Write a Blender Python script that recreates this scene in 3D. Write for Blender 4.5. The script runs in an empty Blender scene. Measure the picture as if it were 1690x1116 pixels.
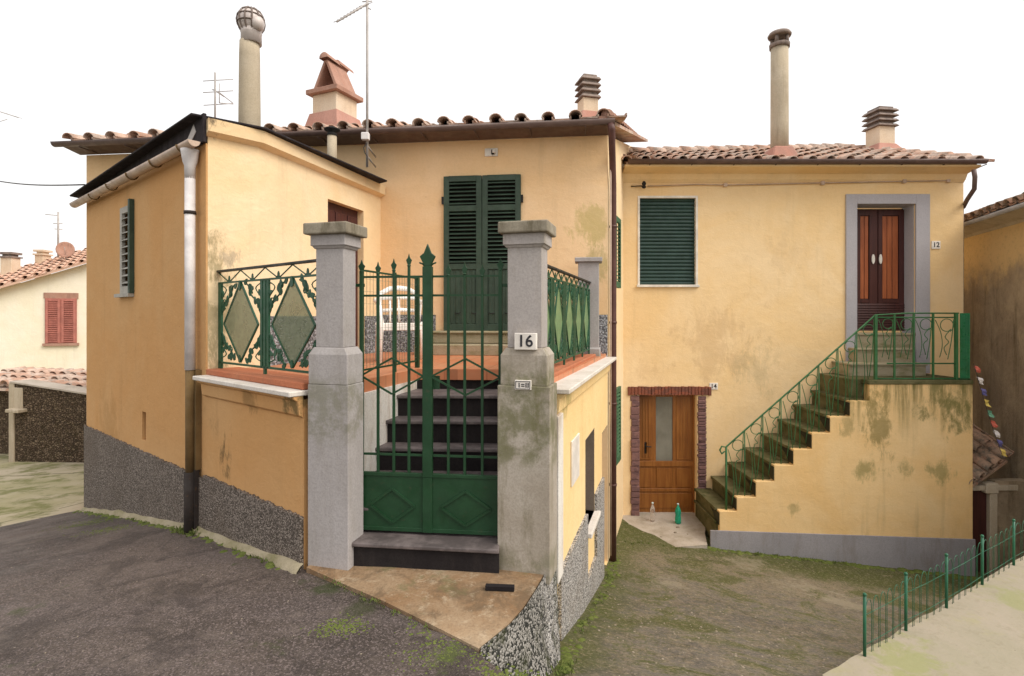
import bpy, bmesh, math, random
from mathutils import Vector, Matrix, noise
random.seed(7)
S = bpy.context.scene
COL = S.collection
FPX, CX, HY = 900.0, 845.0, 522.0          # focal length in photo pixels, centre column, horizon row
V = Vector
def P(x, y, Y):                            # a point at real depth Y seen at photo pixel x, y (world origin = eye)
    return V(((x-CX)/FPX*Y, Y, (HY-y)/FPX*Y))
def zat(y, Y): return (HY-y)/FPX*Y

# ------------------------------------------------------------------ objects
def tag(o, label=None, cat=None, group=None, kind=None):
    if label: o['label'] = label
    if cat: o['category'] = cat
    if group: o['group'] = group
    if kind: o['kind'] = kind
    return o
def thing(name, label, cat, loc=(0,0,0), group=None):
    o = bpy.data.objects.new(name, None); COL.objects.link(o)
    o.location = loc; o.empty_display_size = .2
    return tag(o, label, cat, group)
def wloc(o):
    l = V((0,0,0))
    while o: l += o.location; o = o.parent
    return l
class MB:
    def __init__(s): s.v=[]; s.f=[]; s.m=[]; s.sm=[]
    def add(s, vs, fs, m=0, smooth=False):
        b=len(s.v); s.v += [V(p) for p in vs]
        for f in fs: s.f.append([b+i for i in f]); s.m.append(m); s.sm.append(smooth)
    def hexa(s, p, m=0):                   # 8 points: 4 bottom, 4 top
        s.add(p, [(0,3,2,1),(4,5,6,7),(0,1,5,4),(1,2,6,5),(2,3,7,6),(3,0,4,7)], m)
    def box(s, x0,x1,y0,y1,z0,z1, m=0):
        s.hexa([(x0,y0,z0),(x1,y0,z0),(x1,y1,z0),(x0,y1,z0),(x0,y0,z1),(x1,y0,z1),(x1,y1,z1),(x0,y1,z1)], m)
    def prism(s, poly, d, m=0):
        n=len(poly); d=V(d); a=[V(p) for p in poly]; b=[p+d for p in a]
        s.add(a+b, [tuple(range(n))[::-1], tuple(range(n,2*n))]+[(i,(i+1)%n,n+(i+1)%n,n+i) for i in range(n)], m)
    def tube(s, pts, r, n=8, m=0, caps=True, smooth=True):
        pts=[V(p) for p in pts]; rs = r if isinstance(r,(list,tuple)) else [r]*len(pts)
        rings=[]; up=None
        for i,p in enumerate(pts):
            t=(pts[min(i+1,len(pts)-1)]-pts[max(i-1,0)]).normalized()
            if up is None: up = V((0,0,1)) if abs(t.z)<.9 else V((1,0,0))
            a=t.cross(up)
            if a.length<1e-4: a=t.cross(V((0,1,0)))
            a.normalize(); b=a.cross(t).normalized(); up=b
            rings.append([p+(a*math.cos(2*math.pi*k/n)+b*math.sin(2*math.pi*k/n))*rs[i] for k in range(n)])
        vs=[q for rg in rings for q in rg]; fs=[]
        for i in range(len(pts)-1):
            for k in range(n):
                fs.append((i*n+k,i*n+(k+1)%n,(i+1)*n+(k+1)%n,(i+1)*n+k))
        s.add(vs,fs,m,smooth)
        if caps:
            s.add(rings[0],[tuple(range(n))],m); s.add(rings[-1],[tuple(range(n))[::-1]],m)
    def lathe(s, c, prof, n=20, m=0, smooth=True):
        c=V(c); vs=[]
        for (r,z) in prof:
            for k in range(n):
                a=2*math.pi*k/n; vs.append(c+V((r*math.cos(a),r*math.sin(a),z)))
        fs=[(i*n+k,i*n+(k+1)%n,(i+1)*n+(k+1)%n,(i+1)*n+k) for i in range(len(prof)-1) for k in range(n)]
        s.add(vs,fs,m,smooth)
        s.add([vs[k] for k in range(n)],[tuple(range(n))[::-1]],m); s.add(vs[-n:],[tuple(range(n))],m)
    def build(s, name, mats, parent=None, bevel=0, seg=1, label=None):
        me=bpy.data.meshes.new(name)
        off=wloc(parent) if parent else V((0,0,0))
        me.from_pydata([tuple(p-off) for p in s.v],[],s.f)
        if not isinstance(mats,(list,tuple)): mats=[mats]
        for m in mats: me.materials.append(m)
        for i,p in enumerate(me.polygons): p.material_index=s.m[i]; p.use_smooth=s.sm[i]
        bm=bmesh.new(); bm.from_mesh(me)
        bmesh.ops.remove_doubles(bm, verts=bm.verts, dist=1e-5)
        bmesh.ops.recalc_face_normals(bm, faces=bm.faces); bm.to_mesh(me); bm.free()
        o=bpy.data.objects.new(name, me); COL.objects.link(o)
        if parent: o.parent=parent
        if bevel:
            b=o.modifiers.new('bevel','BEVEL'); b.width=bevel; b.segments=seg; b.limit_method='ANGLE'; b.angle_limit=math.radians(40)
        if label: o['label']=label
        return o
class Fr:                                   # upright plane: s along it, z up, o out of it towards the viewer
    def __init__(s, a, b):
        s.a=V((a[0],a[1],0)); s.u=(V((b[0],b[1],0))-s.a); s.L=s.u.length; s.u.normalize()
        s.n=V((-s.u.y,s.u.x,0))
        if s.n.dot(-s.a)<0: s.n=-s.n
    def p(s, t, z, o=0): return s.a+s.u*t+s.n*o+V((0,0,z))
    def sz(s, x, y, o=0):                   # photo pixel -> s, z on the plane (offset o)
        k=(x-CX)/FPX; A=s.a+s.n*o
        t=(k*A.y-A.x)/(s.u.x-k*s.u.y); Y=A.y+s.u.y*t
        return t,(HY-y)/FPX*Y
    def box(s, mb, s0,s1,z0,z1,o0,o1,m=0):
        mb.hexa([s.p(s0,z0,o0),s.p(s1,z0,o0),s.p(s1,z0,o1),s.p(s0,z0,o1),s.p(s0,z1,o0),s.p(s1,z1,o0),s.p(s1,z1,o1),s.p(s0,z1,o1)],m)
    def poly(s, mb, pts, o0, o1, m=0):      # polygon in (s,z), thickness o0..o1
        mb.prism([s.p(a,b,o0) for a,b in pts], s.n*(o1-o0), m)
    def sec(s, mb, s0, s1, pts, m=0):       # section in (o,z) swept from s0 to s1
        mb.prism([s.p(s0,z,o) for o,z in pts], s.u*(s1-s0), m)
    def bar(s, mb, a, b, w, o0, o1, m=0):   # flat bar between two (s,z) points
        d=V((b[0]-a[0],b[1]-a[1])); d.normalize(); q=V((-d.y,d.x))*w/2
        s.poly(mb,[(a[0]+q.x,a[1]+q.y),(a[0]-q.x,a[1]-q.y),(b[0]-q.x,b[1]-q.y),(b[0]+q.x,b[1]+q.y)],o0,o1,m)
    def curve(s, mb, pts, r, o, n=5, m=0, sm=0):
        if sm:
            q=[]; P_=[pts[0]]+list(pts)+[pts[-1]]
            for i in range(1,len(P_)-2):
                for k in range(sm):
                    t=k/sm; q.append(tuple(.5*((2*P_[i][j])+(-P_[i-1][j]+P_[i+1][j])*t+(2*P_[i-1][j]-5*P_[i][j]+4*P_[i+1][j]-P_[i+2][j])*t*t+(-P_[i-1][j]+3*P_[i][j]-3*P_[i+1][j]+P_[i+2][j])*t**3) for j in (0,1)))
            pts=q+[pts[-1]]
        mb.tube([s.p(a,b,o) for a,b in pts], r, n, m)
    def wall(s, mb, s0,s1,z0,z1,th,holes=(),m=0):
        Ss=sorted({s0,s1}|{h[i] for h in holes for i in (0,1)}); Zs=sorted({z0,z1}|{h[i] for h in holes for i in (2,3)})
        def solid(i,j):
            if i<0 or j<0 or i>=len(Ss)-1 or j>=len(Zs)-1: return False
            a=(Ss[i]+Ss[i+1])/2; b=(Zs[j]+Zs[j+1])/2
            return not any(h[0]<a<h[1] and h[2]<b<h[3] for h in holes)
        for i in range(len(Ss)-1):
            for j in range(len(Zs)-1):
                if not solid(i,j): continue
                a,b,c,d=Ss[i],Ss[i+1],Zs[j],Zs[j+1]
                q=[s.p(a,c,0),s.p(b,c,0),s.p(b,d,0),s.p(a,d,0),s.p(a,c,-th),s.p(b,c,-th),s.p(b,d,-th),s.p(a,d,-th)]
                fs=[(0,1,2,3),(4,7,6,5)]
                if not solid(i-1,j): fs.append((0,3,7,4))
                if not solid(i+1,j): fs.append((1,5,6,2))
                if not solid(i,j-1): fs.append((0,4,5,1))
                if not solid(i,j+1): fs.append((3,2,6,7))
                mb.add(q,fs,m)

# ------------------------------------------------------------------ materials
class NT:
    def __init__(s, name):
        s.m=bpy.data.materials.new(name); s.m.use_nodes=True; s.t=s.m.node_tree; s.N=s.t.nodes
        s.b=s.N['Principled BSDF']; s.out=s.N['Material Output']
        s.geo=s.N.new('ShaderNodeNewGeometry'); s.pos=s.geo.outputs['Position']
    def set(s, sock, v):
        if hasattr(v,'is_linked') or isinstance(v, bpy.types.NodeSocket): s.t.links.new(v, sock)
        else:
            if isinstance(v,tuple) and len(v)==3 and sock.type=='RGBA': v=(*v,1)
            sock.default_value=v
    def scale(s, sc, src=None, rot=None):
        n=s.N.new('ShaderNodeMapping'); s.set(n.inputs['Vector'], src or s.pos); n.inputs['Scale'].default_value=sc
        if rot: n.inputs['Rotation'].default_value=rot
        return n.outputs[0]
    def noise(s, sc=1, det=6, rough=.6, vec=None, dist=0):
        n=s.N.new('ShaderNodeTexNoise'); n.inputs['Scale'].default_value=sc; n.inputs['Detail'].default_value=det
        n.inputs['Roughness'].default_value=rough; n.inputs['Distortion'].default_value=dist
        s.set(n.inputs['Vector'], vec or s.pos); return n.outputs['Fac']
    def vor(s, sc, out='Distance', vec=None, feat='F1', rnd=1):
        n=s.N.new('ShaderNodeTexVoronoi'); n.feature=feat; n.inputs['Scale'].default_value=sc; n.inputs['Randomness'].default_value=rnd
        s.set(n.inputs['Vector'], vec or s.pos); return n.outputs[out]
    def ramp(s, fac, stops):
        n=s.N.new('ShaderNodeValToRGB'); s.set(n.inputs[0],fac); e=n.color_ramp.elements
        while len(e)<len(stops): e.new(.5)
        for i,(p,c) in enumerate(stops):
            e[i].position=p; e[i].color=(*c,1) if isinstance(c,tuple) else (c,c,c,1)
        return n.outputs[0]
    def mix(s, f, a, b, mode='MIX'):
        n=s.N.new('ShaderNodeMix'); n.data_type='RGBA'; n.blend_type=mode
        s.set(n.inputs[0],f); s.set(n.inputs[6],a); s.set(n.inputs[7],b); return n.outputs[2]
    def math(s, op, a, b=0.0, clamp=False):
        n=s.N.new('ShaderNodeMath'); n.operation=op; n.use_clamp=clamp; s.set(n.inputs[0],a); s.set(n.inputs[1],b); return n.outputs[0]
    def rng(s, v, a, b, c=0.0, d=1.0):
        n=s.N.new('ShaderNodeMapRange'); n.interpolation_type='SMOOTHSTEP'; s.set(n.inputs[0],v)
        for i,x in enumerate((a,b,c,d)): n.inputs[i+1].default_value=x
        return n.outputs[0]
    def xyz(s, i):
        n=s.N.new('ShaderNodeSeparateXYZ'); s.set(n.inputs[0],s.pos); return n.outputs[i]
    def bump(s, h, strength=.3, dist=.01, prev=None):
        n=s.N.new('ShaderNodeBump'); s.set(n.inputs['Height'],h); n.inputs['Strength'].default_value=strength
        n.inputs['Distance'].default_value=dist
        if prev is not None: s.set(n.inputs['Normal'],prev)
        return n.outputs[0]
    def spot(s, col, c, r, tint, amt, zs=1.0, sc=4.5):
        vm=s.N.new('ShaderNodeVectorMath'); vm.operation='SUBTRACT'; s.set(vm.inputs[0],s.pos); vm.inputs[1].default_value=tuple(c)
        v2=s.scale((1,1,zs),src=vm.outputs[0]); ln=s.N.new('ShaderNodeVectorMath'); ln.operation='LENGTH'; s.set(ln.inputs[0],v2)
        d=s.math('ADD',ln.outputs['Value'],s.math('ADD',s.math('MULTIPLY',s.math('SUBTRACT',s.noise(sc,9,.78,vec=s.scale((1,1,.45)),dist=.3),.5),r*4.6),s.math('MULTIPLY',s.math('SUBTRACT',s.noise(sc*.45,3,.5),.5),r*2.2)))
        return s.mix(s.math('MULTIPLY',s.rng(d,r,r*.15),amt),col,tint)
    def done(s, col, rough=.8, nrm=None, metal=0, spec=.3):
        s.set(s.b.inputs['Base Color'],col); s.set(s.b.inputs['Roughness'],rough); s.b.inputs['Metallic'].default_value=metal
        s.b.inputs['Specular IOR Level'].default_value=spec
        if nrm is not None: s.set(s.b.inputs['Normal'],nrm)
        return s.m
GREEN=(.035,.045,.012)
def stucco(name, c, c2, dirt=(.16,.12,.06), dirtamt=.35, moss=None, mossamt=.5, patches=None, spots=(), cracks=.5):
    n=NT(name)
    big=n.rng(n.noise(.7,5,.6,dist=.6),.35,.68)
    col=n.mix(big,c,c2)
    med=n.rng(n.noise(3.2,7,.68),.4,.75)
    col=n.mix(n.math('MULTIPLY',med,.22),col,(c2[0]*.78,c2[1]*.74,c2[2]*.66))
    st=n.noise(1,6,.65,vec=n.scale((5.5,5.5,.45)))
    col=n.mix(n.math('MULTIPLY',n.rng(st,.53,.8),dirtamt),col,dirt)
    tex=n.rng(n.noise(38,4,.6),.35,.7)
    col=n.mix(n.math('MULTIPLY',tex,.10),col,(c[0]*.6,c[1]*.6,c[2]*.6))
    if moss:                                   # (ztop, zfade): growth creeping down from a top edge
        zt,zf=moss
        g=n.rng(n.math('ADD',n.xyz(2),n.math('MULTIPLY',n.math('SUBTRACT',n.noise(1,5,.6,vec=n.scale((3.5,3.5,.1))),.5),1.6)),zf,zt)
        s2=n.rng(n.noise(1,8,.72,vec=n.scale((5.5,5.5,.35))),.40,.60)
        col=n.mix(n.math('MULTIPLY',n.math('MULTIPLY',g,s2),mossamt),col,(.13,.12,.035))
    if patches:                                # blotches of lichen in a height band
        z0,z1,amt=patches
        b=n.math('MULTIPLY',n.rng(n.xyz(2),z0-.25,z0),n.rng(n.xyz(2),z1+.25,z1))
        pt=n.rng(n.noise(1.5,9,.72,dist=.35),.50,.62)
        col=n.mix(n.math('MULTIPLY',n.math('MULTIPLY',b,pt),amt),col,(.23,.21,.08))
    for sp_ in spots: col=n.spot(col,*sp_)
    tr=n.rng(n.noise(1,8,.7,vec=n.scale((2.3,2.3,4.5)),dist=1.2),.4,.62)
    col=n.mix(n.math('MULTIPLY',tr,.10),col,(min(1,c2[0]*1.12),min(1,c2[1]*1.14),min(1,c2[2]*1.2)))
    fl=n.rng(n.vor(3.1),.035,.012)
    col=n.mix(n.math('MULTIPLY',fl,.5),col,(c[0]*.5,c[1]*.42,c[2]*.35))
    nb=n.bump(n.noise(55,5,.7),.35,.006); nb=n.bump(n.noise(1,7,.62,vec=n.scale((7,7,11)),dist=.8),.45,.012,nb); nb=n.bump(n.noise(2.2,3,.5),.4,.035,nb)
    return n.done(col,.92,nb,spec=.15)
M={}
YEL=(.82,.53,.235); YEL2=(.84,.59,.305)
M['stucco_c']=stucco('stucco_right',(.84,.59,.30),(.87,.655,.39),dirtamt=.14,spots=[(P(1190,570,9.47),.75,(.62,.42,.22),.55),(P(1250,610,9.47),.5,(.52,.40,.22),.5),(P(1300,420,9.47),.5,(.66,.47,.26),.4),(P(1065,610,9.47),.4,(.62,.42,.22),.4)])
M['stucco_b']=stucco('stucco_middle',(.82,.55,.29),(.86,.615,.37),dirtamt=.14,spots=[(P(970,370,7.3),.33,(.48,.38,.14),.7),(P(985,430,7.3),.22,(.33,.28,.10),.6)])
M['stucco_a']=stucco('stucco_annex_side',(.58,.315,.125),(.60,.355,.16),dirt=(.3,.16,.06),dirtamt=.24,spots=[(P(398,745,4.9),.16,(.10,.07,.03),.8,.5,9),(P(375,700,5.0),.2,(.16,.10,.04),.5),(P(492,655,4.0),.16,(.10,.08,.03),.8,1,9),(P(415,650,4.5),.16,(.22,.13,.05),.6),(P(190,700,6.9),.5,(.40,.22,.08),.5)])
M['stucco_d']=stucco('stucco_annex_front',(.86,.63,.36),(.88,.70,.46),dirtamt=.2,spots=[(P(350,440,5.1),.20,(.20,.16,.07),.7,.8,8),(P(352,560,5.1),.22,(.22,.18,.08),.65,.5,8),(P(378,424,5.2),.10,(.36,.30,.22),.6,1,14),(P(352,212,5.1),.13,(.05,.04,.03),.9,1,9),(P(395,222,5.3),.10,(.20,.14,.08),.6,1,9)])
M['stucco_t']=stucco('stucco_terrace',(.86,.60,.28),(.88,.68,.36),dirtamt=.25,spots=[(P(925,645,4.4),.22,(.35,.28,.10),.8),(P(905,975,4.2),.2,(.30,.25,.10),.6)])
M['stucco_s']=stucco('stucco_stair',(.77,.50,.215),(.81,.58,.30),dirtamt=.32,moss=(-.85,-1.9),mossamt=1.0,spots=[(P(1575,665,8.4),.55,(.17,.155,.05),.9,1.3),(P(1430,772,8.4),.20,(.24,.21,.07),.7,1,5),(P(1495,775,8.4),.14,(.26,.22,.08),.6,1,6),(P(1557,782,8.4),.20,(.24,.21,.07),.75,.8,5),(P(1310,840,8.4),.10,(.28,.23,.09),.6,.6,7),(P(1455,690,8.4),.30,(.20,.16,.05),.75,.5,6),(P(1400,700,8.4),.15,(.25,.2,.07),.6,.5,6)])
M['cream']=stucco('stucco_cream',(.84,.76,.58),(.87,.80,.66),dirtamt=.15)
M['rustic']=stucco('stucco_old',(.40,.28,.14),(.30,.21,.115),dirt=(.13,.09,.05),dirtamt=.75)
def m_rustic():
    n=NT('old_render')
    c=n.mix(n.rng(n.noise(1.6,9,.72,dist=.5),.36,.66),(.30,.23,.155),(.43,.335,.22))
    c=n.mix(n.rng(n.noise(1,8,.7,vec=n.scale((4,4,.6))),.48,.75),c,(.15,.11,.065))
    up=n.rng(n.math('ADD',n.xyz(2),n.math('MULTIPLY',n.noise(2.2,6,.7),1.4)),1.15,1.75)
    c=n.mix(up,c,(.66,.46,.22))
    c=n.mix(n.math('MULTIPLY',n.rng(n.noise(14,8,.8),.5,.7),.35),c,(.10,.08,.05))
    return n.done(c,.95,n.bump(n.noise(18,8,.75),.7,.03),spec=.1)
M['rustic']=m_rustic()
def m_pebble(name, lo, mid, hi, sc=62, split=(.30,.62), edge=(0,0,0)):
    n=NT(name)
    v=n.vor(sc,'Color'); sp=n.N.new('ShaderNodeSeparateColor'); n.set(sp.inputs[0],v); r=sp.outputs[0]
    col=n.ramp(r,[(0,lo),(split[0],lo),(split[0]+.08,mid),(split[1],mid),(split[1]+.1,hi),(1,hi)])
    d=n.vor(sc,'Distance'); 
    col=n.mix(n.rng(d,.45,.8),col,(mid[0]*.45,mid[1]*.45,mid[2]*.42))
    col=n.mix(n.math('MULTIPLY',n.rng(n.noise(1.7,5,.6),.42,.7),.45),col,(mid[0]*.6,mid[1]*.55,mid[2]*.48))
    bp=n.bump(n.math('SUBTRACT',1.0,d),.9,.012)
    return n.done(col,.85,bp,spec=.25)
M['peb_left']=m_pebble('pebbledash_left',(.10,.082,.068),(.215,.175,.148),(.34,.285,.24),85)
M['peb_right']=m_pebble('pebbledash_right',(.09,.088,.09),(.44,.41,.385),(.60,.57,.54),78,split=(.26,.5))
M['peb_terrace']=m_pebble('pebbledash_terrace',(.10,.10,.11),(.26,.27,.29),(.42,.43,.45),50)
def m_flank():
    n=NT('mossy_pebbledash')
    v=n.vor(80,'Color'); sp=n.N.new('ShaderNodeSeparateColor'); n.set(sp.inputs[0],v)
    c=n.ramp(sp.outputs[0],[(0,(.035,.035,.03)),(.45,(.05,.05,.045)),(.55,(.30,.28,.25)),(.8,(.33,.31,.28)),(.9,(.36,.34,.31))])
    g=n.rng(n.math('ADD',n.xyz(1),n.noise(3,5,.6)),3.95,4.6)
    v2=n.ramp(sp.outputs[1],[(0,(.05,.05,.055)),(.27,(.06,.06,.06)),(.34,(.42,.39,.36)),(.6,(.45,.42,.39)),(.7,(.64,.61,.58))])
    c=n.mix(g,c,v2)
    c=n.mix(n.math('MULTIPLY',n.rng(n.noise(5,7,.7),.5,.66),.7),c,(.045,.05,.018))
    return n.done(c,.95,n.bump(n.math('SUBTRACT',1.0,n.vor(80)),1,.014),spec=.2)
M['flank']=m_flank()
def m_stone(name, c, c2, dirt, amt=.7, mossband=None, sc=1.0, dirtscale=(5,5,1.2)):
    n=NT(name)
    col=n.mix(n.rng(n.noise(2.2*sc,7,.65),.35,.7),c,c2)
    col=n.mix(n.math('MULTIPLY',n.rng(n.noise(1*sc,8,.72,vec=n.scale(dirtscale)),.46,.68),amt),col,dirt)
    if mossband:
        for (a,b,k) in mossband:
            g=n.math('MULTIPLY',n.rng(n.xyz(2),a-.12,a+.02),n.rng(n.xyz(2),b+.12,b-.02))
            col=n.mix(n.math('MULTIPLY',n.math('MULTIPLY',g,n.rng(n.noise(6,6,.7),.36,.6)),k),col,(.13,.13,.05))
    col=n.mix(n.math('MULTIPLY',n.rng(n.noise(70,4,.6),.4,.65),.25),col,(c[0]*.5,c[1]*.5,c[2]*.5))
    return n.done(col,.9,n.bump(n.noise(28,8,.7),.4,.008),spec=.2)
M['pillar_l']=m_stone('pillar_cement_left',(.385,.355,.345),(.43,.40,.39),(.30,.27,.24),.5,[(-.85,-.5,.5)])
M['pillar_r']=m_stone('pillar_cement_right',(.40,.365,.345),(.45,.41,.39),(.22,.18,.11),.45)
M['pillar_r_low']=m_stone('pillar_cement_mossy',(.36,.31,.25),(.46,.41,.35),(.15,.13,.065),.8,[(-1.0,-.42,.75),(-1.85,-1.7,.5)])
M['cap_stone']=m_stone('pillar_cap_stone',(.26,.225,.17),(.36,.32,.25),(.12,.10,.06),.8,sc=2.2)
M['slate']=m_stone('black_slate',(.015,.012,.013),(.024,.02,.02),(.05,.04,.036),.35)
def m_tread():
    n=NT('worn_slate'); c=n.mix(n.rng(n.noise(6,7,.7),.4,.65),(.085,.07,.068),(.17,.14,.135))
    return n.done(c,.62,n.bump(n.noise(30,5,.6),.3,.004),spec=.35)
M['tread']=m_tread()
M['coping']=m_stone('coping_marble',(.70,.64,.57),(.74,.69,.63),(.42,.34,.24),.35)
M['white_render']=m_stone('dirty_white_render',(.74,.69,.62),(.80,.77,.72),(.45,.34,.24),.75)
M['grey_paint']=m_stone('grey_painted_surround',(.42,.40,.42),(.45,.43,.45),(.36,.33,.33),.35)
M['plinth']=m_stone('grey_painted_plinth',(.30,.285,.30),(.34,.32,.335),(.22,.19,.17),.6)
M['step_moss']=m_stone('mossy_step_stone',(.10,.092,.038),(.17,.15,.075),(.050,.055,.016),.9,sc=1.5,dirtscale=(3,3,3))
M['riser_black']=m_stone('black_riser_stone',(.035,.033,.018),(.06,.055,.03),(.02,.02,.01),.6)
M['step_up']=m_stone('worn_step_stone',(.33,.28,.18),(.40,.34,.24),(.17,.16,.06),.75,sc=1.5,dirtscale=(2,2,5))
M['chim_cement']=m_stone('flue_cement',(.47,.39,.28),(.53,.45,.34),(.30,.24,.17),.6,dirtscale=(6,6,.7))
M['chim_yel']=m_stone('chimney_render',(.72,.56,.40),(.75,.62,.48),(.5,.36,.25),.4)
M['pot']=m_stone('weathered_pot',(.23,.18,.155),(.33,.26,.22),(.10,.085,.08),.7,sc=2)
M['terracap']=m_stone('terracotta_cap',(.40,.215,.155),(.46,.275,.21),(.22,.14,.11),.5,sc=2)
M['redpaint']=m_stone('red_flashing',(.46,.225,.17),(.52,.29,.23),(.36,.22,.18),.5)
def m_tile():
    n=NT('roof_tile'); v=n.vor(4.1,'Color'); sp=n.N.new('ShaderNodeSeparateColor'); n.set(sp.inputs[0],v)
    c=n.ramp(sp.outputs[0],[(0,(.46,.27,.19)),(.35,(.56,.37,.28)),(.65,(.62,.47,.38)),(1,(.46,.36,.30))])
    c=n.mix(n.math('MULTIPLY',n.rng(n.noise(9,8,.75),.47,.62),.65),c,(.23,.19,.16))
    return n.done(c,.9,n.bump(n.noise(30,6,.7),.35,.01),spec=.15)
M['tile']=m_tile()
M['tile_pale']=m_stone('pale_roof_tile',(.62,.38,.27),(.68,.47,.36),(.50,.36,.28),.5,sc=2)
def m_tile2():
    n=NT('mossy_roof_tile'); v=n.vor(4.1,'Color'); sp=n.N.new('ShaderNodeSeparateColor'); n.set(sp.inputs[0],v)
    c=n.ramp(sp.outputs[0],[(0,(.40,.22,.15)),(.5,(.50,.32,.22)),(1,(.34,.24,.17))])
    c=n.mix(n.rng(n.noise(7,8,.75),.43,.62),c,(.15,.13,.10))
    return n.done(c,.95,n.bump(n.noise(30,6,.7),.4,.01),spec=.1)
M['tile_old']=m_tile2()
def m_floor():
    n=NT('terracotta_floor'); 
    c=n.mix(n.rng(n.noise(3,6,.65),.38,.66),(.58,.21,.095),(.55,.25,.13))
    b=n.N.new('ShaderNodeTexBrick'); b.offset=0; b.inputs['Scale'].default_value=1; b.inputs['Brick Width'].default_value=.2; b.inputs['Row Height'].default_value=.2
    b.inputs['Mortar Size'].default_value=.006; n.set(b.inputs['Vector'],n.scale((1,1,1),rot=(0,0,.15))); 
    b.inputs['Color1'].default_value=(1,1,1,1); b.inputs['Color2'].default_value=(.85,.85,.85,1); b.inputs['Mortar'].default_value=(.5,.45,.42,1)
    c=n.mix(.6,c,b.outputs['Color'],'MULTIPLY')
    return n.done(c,.45,n.bump(n.noise(12,4,.5),.15,.004),spec=.4)
M['floor']=m_floor()
M['kerb_red']=m_stone('red_tile_kerb',(.45,.15,.075),(.48,.19,.10),(.33,.15,.09),.5)
def paint(name, c, rough=.42, wear=None, amt=.35, spec=.45):
    n=NT(name)
    col=n.mix(n.rng(n.noise(5,6,.65),.35,.7),c,tuple(x*1.35+.004 for x in c))
    if wear: col=n.mix(n.math('MULTIPLY',n.rng(n.noise(22,8,.75),.58,.70),amt),col,wear)
    r=n.rng(n.noise(9,5,.6),.3,.7,rough-.08,rough+.18)
    return n.done(col,r,n.bump(n.noise(60,3,.5),.12,.002),spec=spec)
M['gate_green']=paint('gate_green_paint',(.005,.038,.011),.5,(.07,.05,.03),.4)
M['rail_green']=paint('railing_green_paint',(.008,.062,.027),.45,(.09,.06,.04),.5)
M['rail_dark']=paint('handrail_dark_paint',(.014,.016,.012),.5,(.10,.06,.04),.5)
M['stair_green']=paint('stair_rail_green',(.022,.10,.03),.6,(.20,.14,.08),.7)
M['sheet_green']=paint('green_plastic_sheet',(.006,.12,.04),.25,(.02,.3,.12),.5)
M['shutter_green']=paint('shutter_green',(.026,.048,.030),.6,(.10,.11,.08),.35)
M['shutter_light']=paint('shutter_green_sun',(.035,.10,.045),.6,(.15,.2,.1),.4)
M['roller_green']=paint('roller_green',(.010,.036,.028),.45)
M['shutter_grey']=paint('shutter_weathered_grey',(.33,.31,.27),.7,(.12,.10,.08),.7)
M['dark']=paint('dark_void',(.012,.011,.010),.8)
M['white_frame']=paint('white_window_frame',(.62,.58,.52),.6,(.3,.25,.2),.4)
M['white_pvc']=paint('white_downpipe',(.56,.53,.52),.8,(.35,.28,.22),.4)
M['gutter_brown']=paint('brown_gutter',(.105,.066,.056),.5,(.05,.035,.03),.5)
M['gutter_tan']=paint('tan_copper_gutter',(.42,.31,.235),.5,(.26,.16,.10),.7)
M['pipe_brown']=paint('brown_downpipe',(.085,.035,.028),.5,(.16,.08,.06),.5)
M['lining']=m_stone('brown_lining',(.17,.135,.105),(.22,.18,.14),(.10,.08,.06),.5)
M['iron']=paint('rusty_iron_pipe',(.022,.015,.012),.75,(.22,.10,.03),.5)
M['iron_up']=paint('stained_pipe_casing',(.14,.085,.03),.85,(.05,.03,.015),.8)
M['bitumen']=m_stone('bitumen_felt',(.022,.018,.020),(.035,.028,.03),(.12,.10,.10),.3,sc=2)
M['galv']=paint('galvanised_metal',(.36,.33,.31),.5,(.2,.16,.13),.5)
M['cowl_dark']=paint('cowl_rib',(.16,.12,.10),.5)
M['cowl']=paint('cowl_metal',(.50,.44,.41),.4,(.13,.09,.08),.9)
M['fence_green']=paint('fence_green_wire',(.012,.10,.05),.4,(.04,.16,.1),.4)
M['mesh_wire']=paint('thin_mesh_wire',(.16,.17,.12),.6)
M['plastic']=paint('white_plastic',(.78,.75,.70),.35)
M['plate']=paint('number_plate_white',(.68,.63,.57),.4,(.3,.25,.2),.3)
M['ink']=paint('plate_black',(.02,.02,.025),.6)
M['cable']=paint('black_cable',(.025,.022,.022),.6)
M['dkwood_line']=paint('door_groove',(.05,.02,.01),.6)
def wood(name, c, c2, rough=.5, ax=2):
    n=NT(name); sc=(26,26,1.6) if ax==2 else (1.6,26,26)
    g=n.rng(n.noise(1,6,.65,vec=n.scale(sc)),.35,.68)
    c=n.mix(g,c,c2); c=n.mix(n.math('MULTIPLY',n.rng(n.noise(2,5,.6),.4,.7),.35),c,tuple(x*.7 for x in c2))
    return n.done(c,rough,n.bump(g,.12,.002),spec=.35)
M['wood']=wood('honey_wood',(.30,.118,.025),(.215,.072,.014),.42)
M['wood_dark']=wood('mahogany_slats',(.075,.022,.017),(.05,.016,.014),.5)
M['wood_red']=wood('dark_red_door',(.085,.026,.020),(.06,.018,.016),.55)
M['wood_orange']=wood('orange_wood_panel',(.42,.125,.045),(.30,.08,.028),.45)
M['red_shutter']=paint('faded_red_shutter',(.36,.13,.10),.7,(.5,.3,.25),.4)
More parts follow.
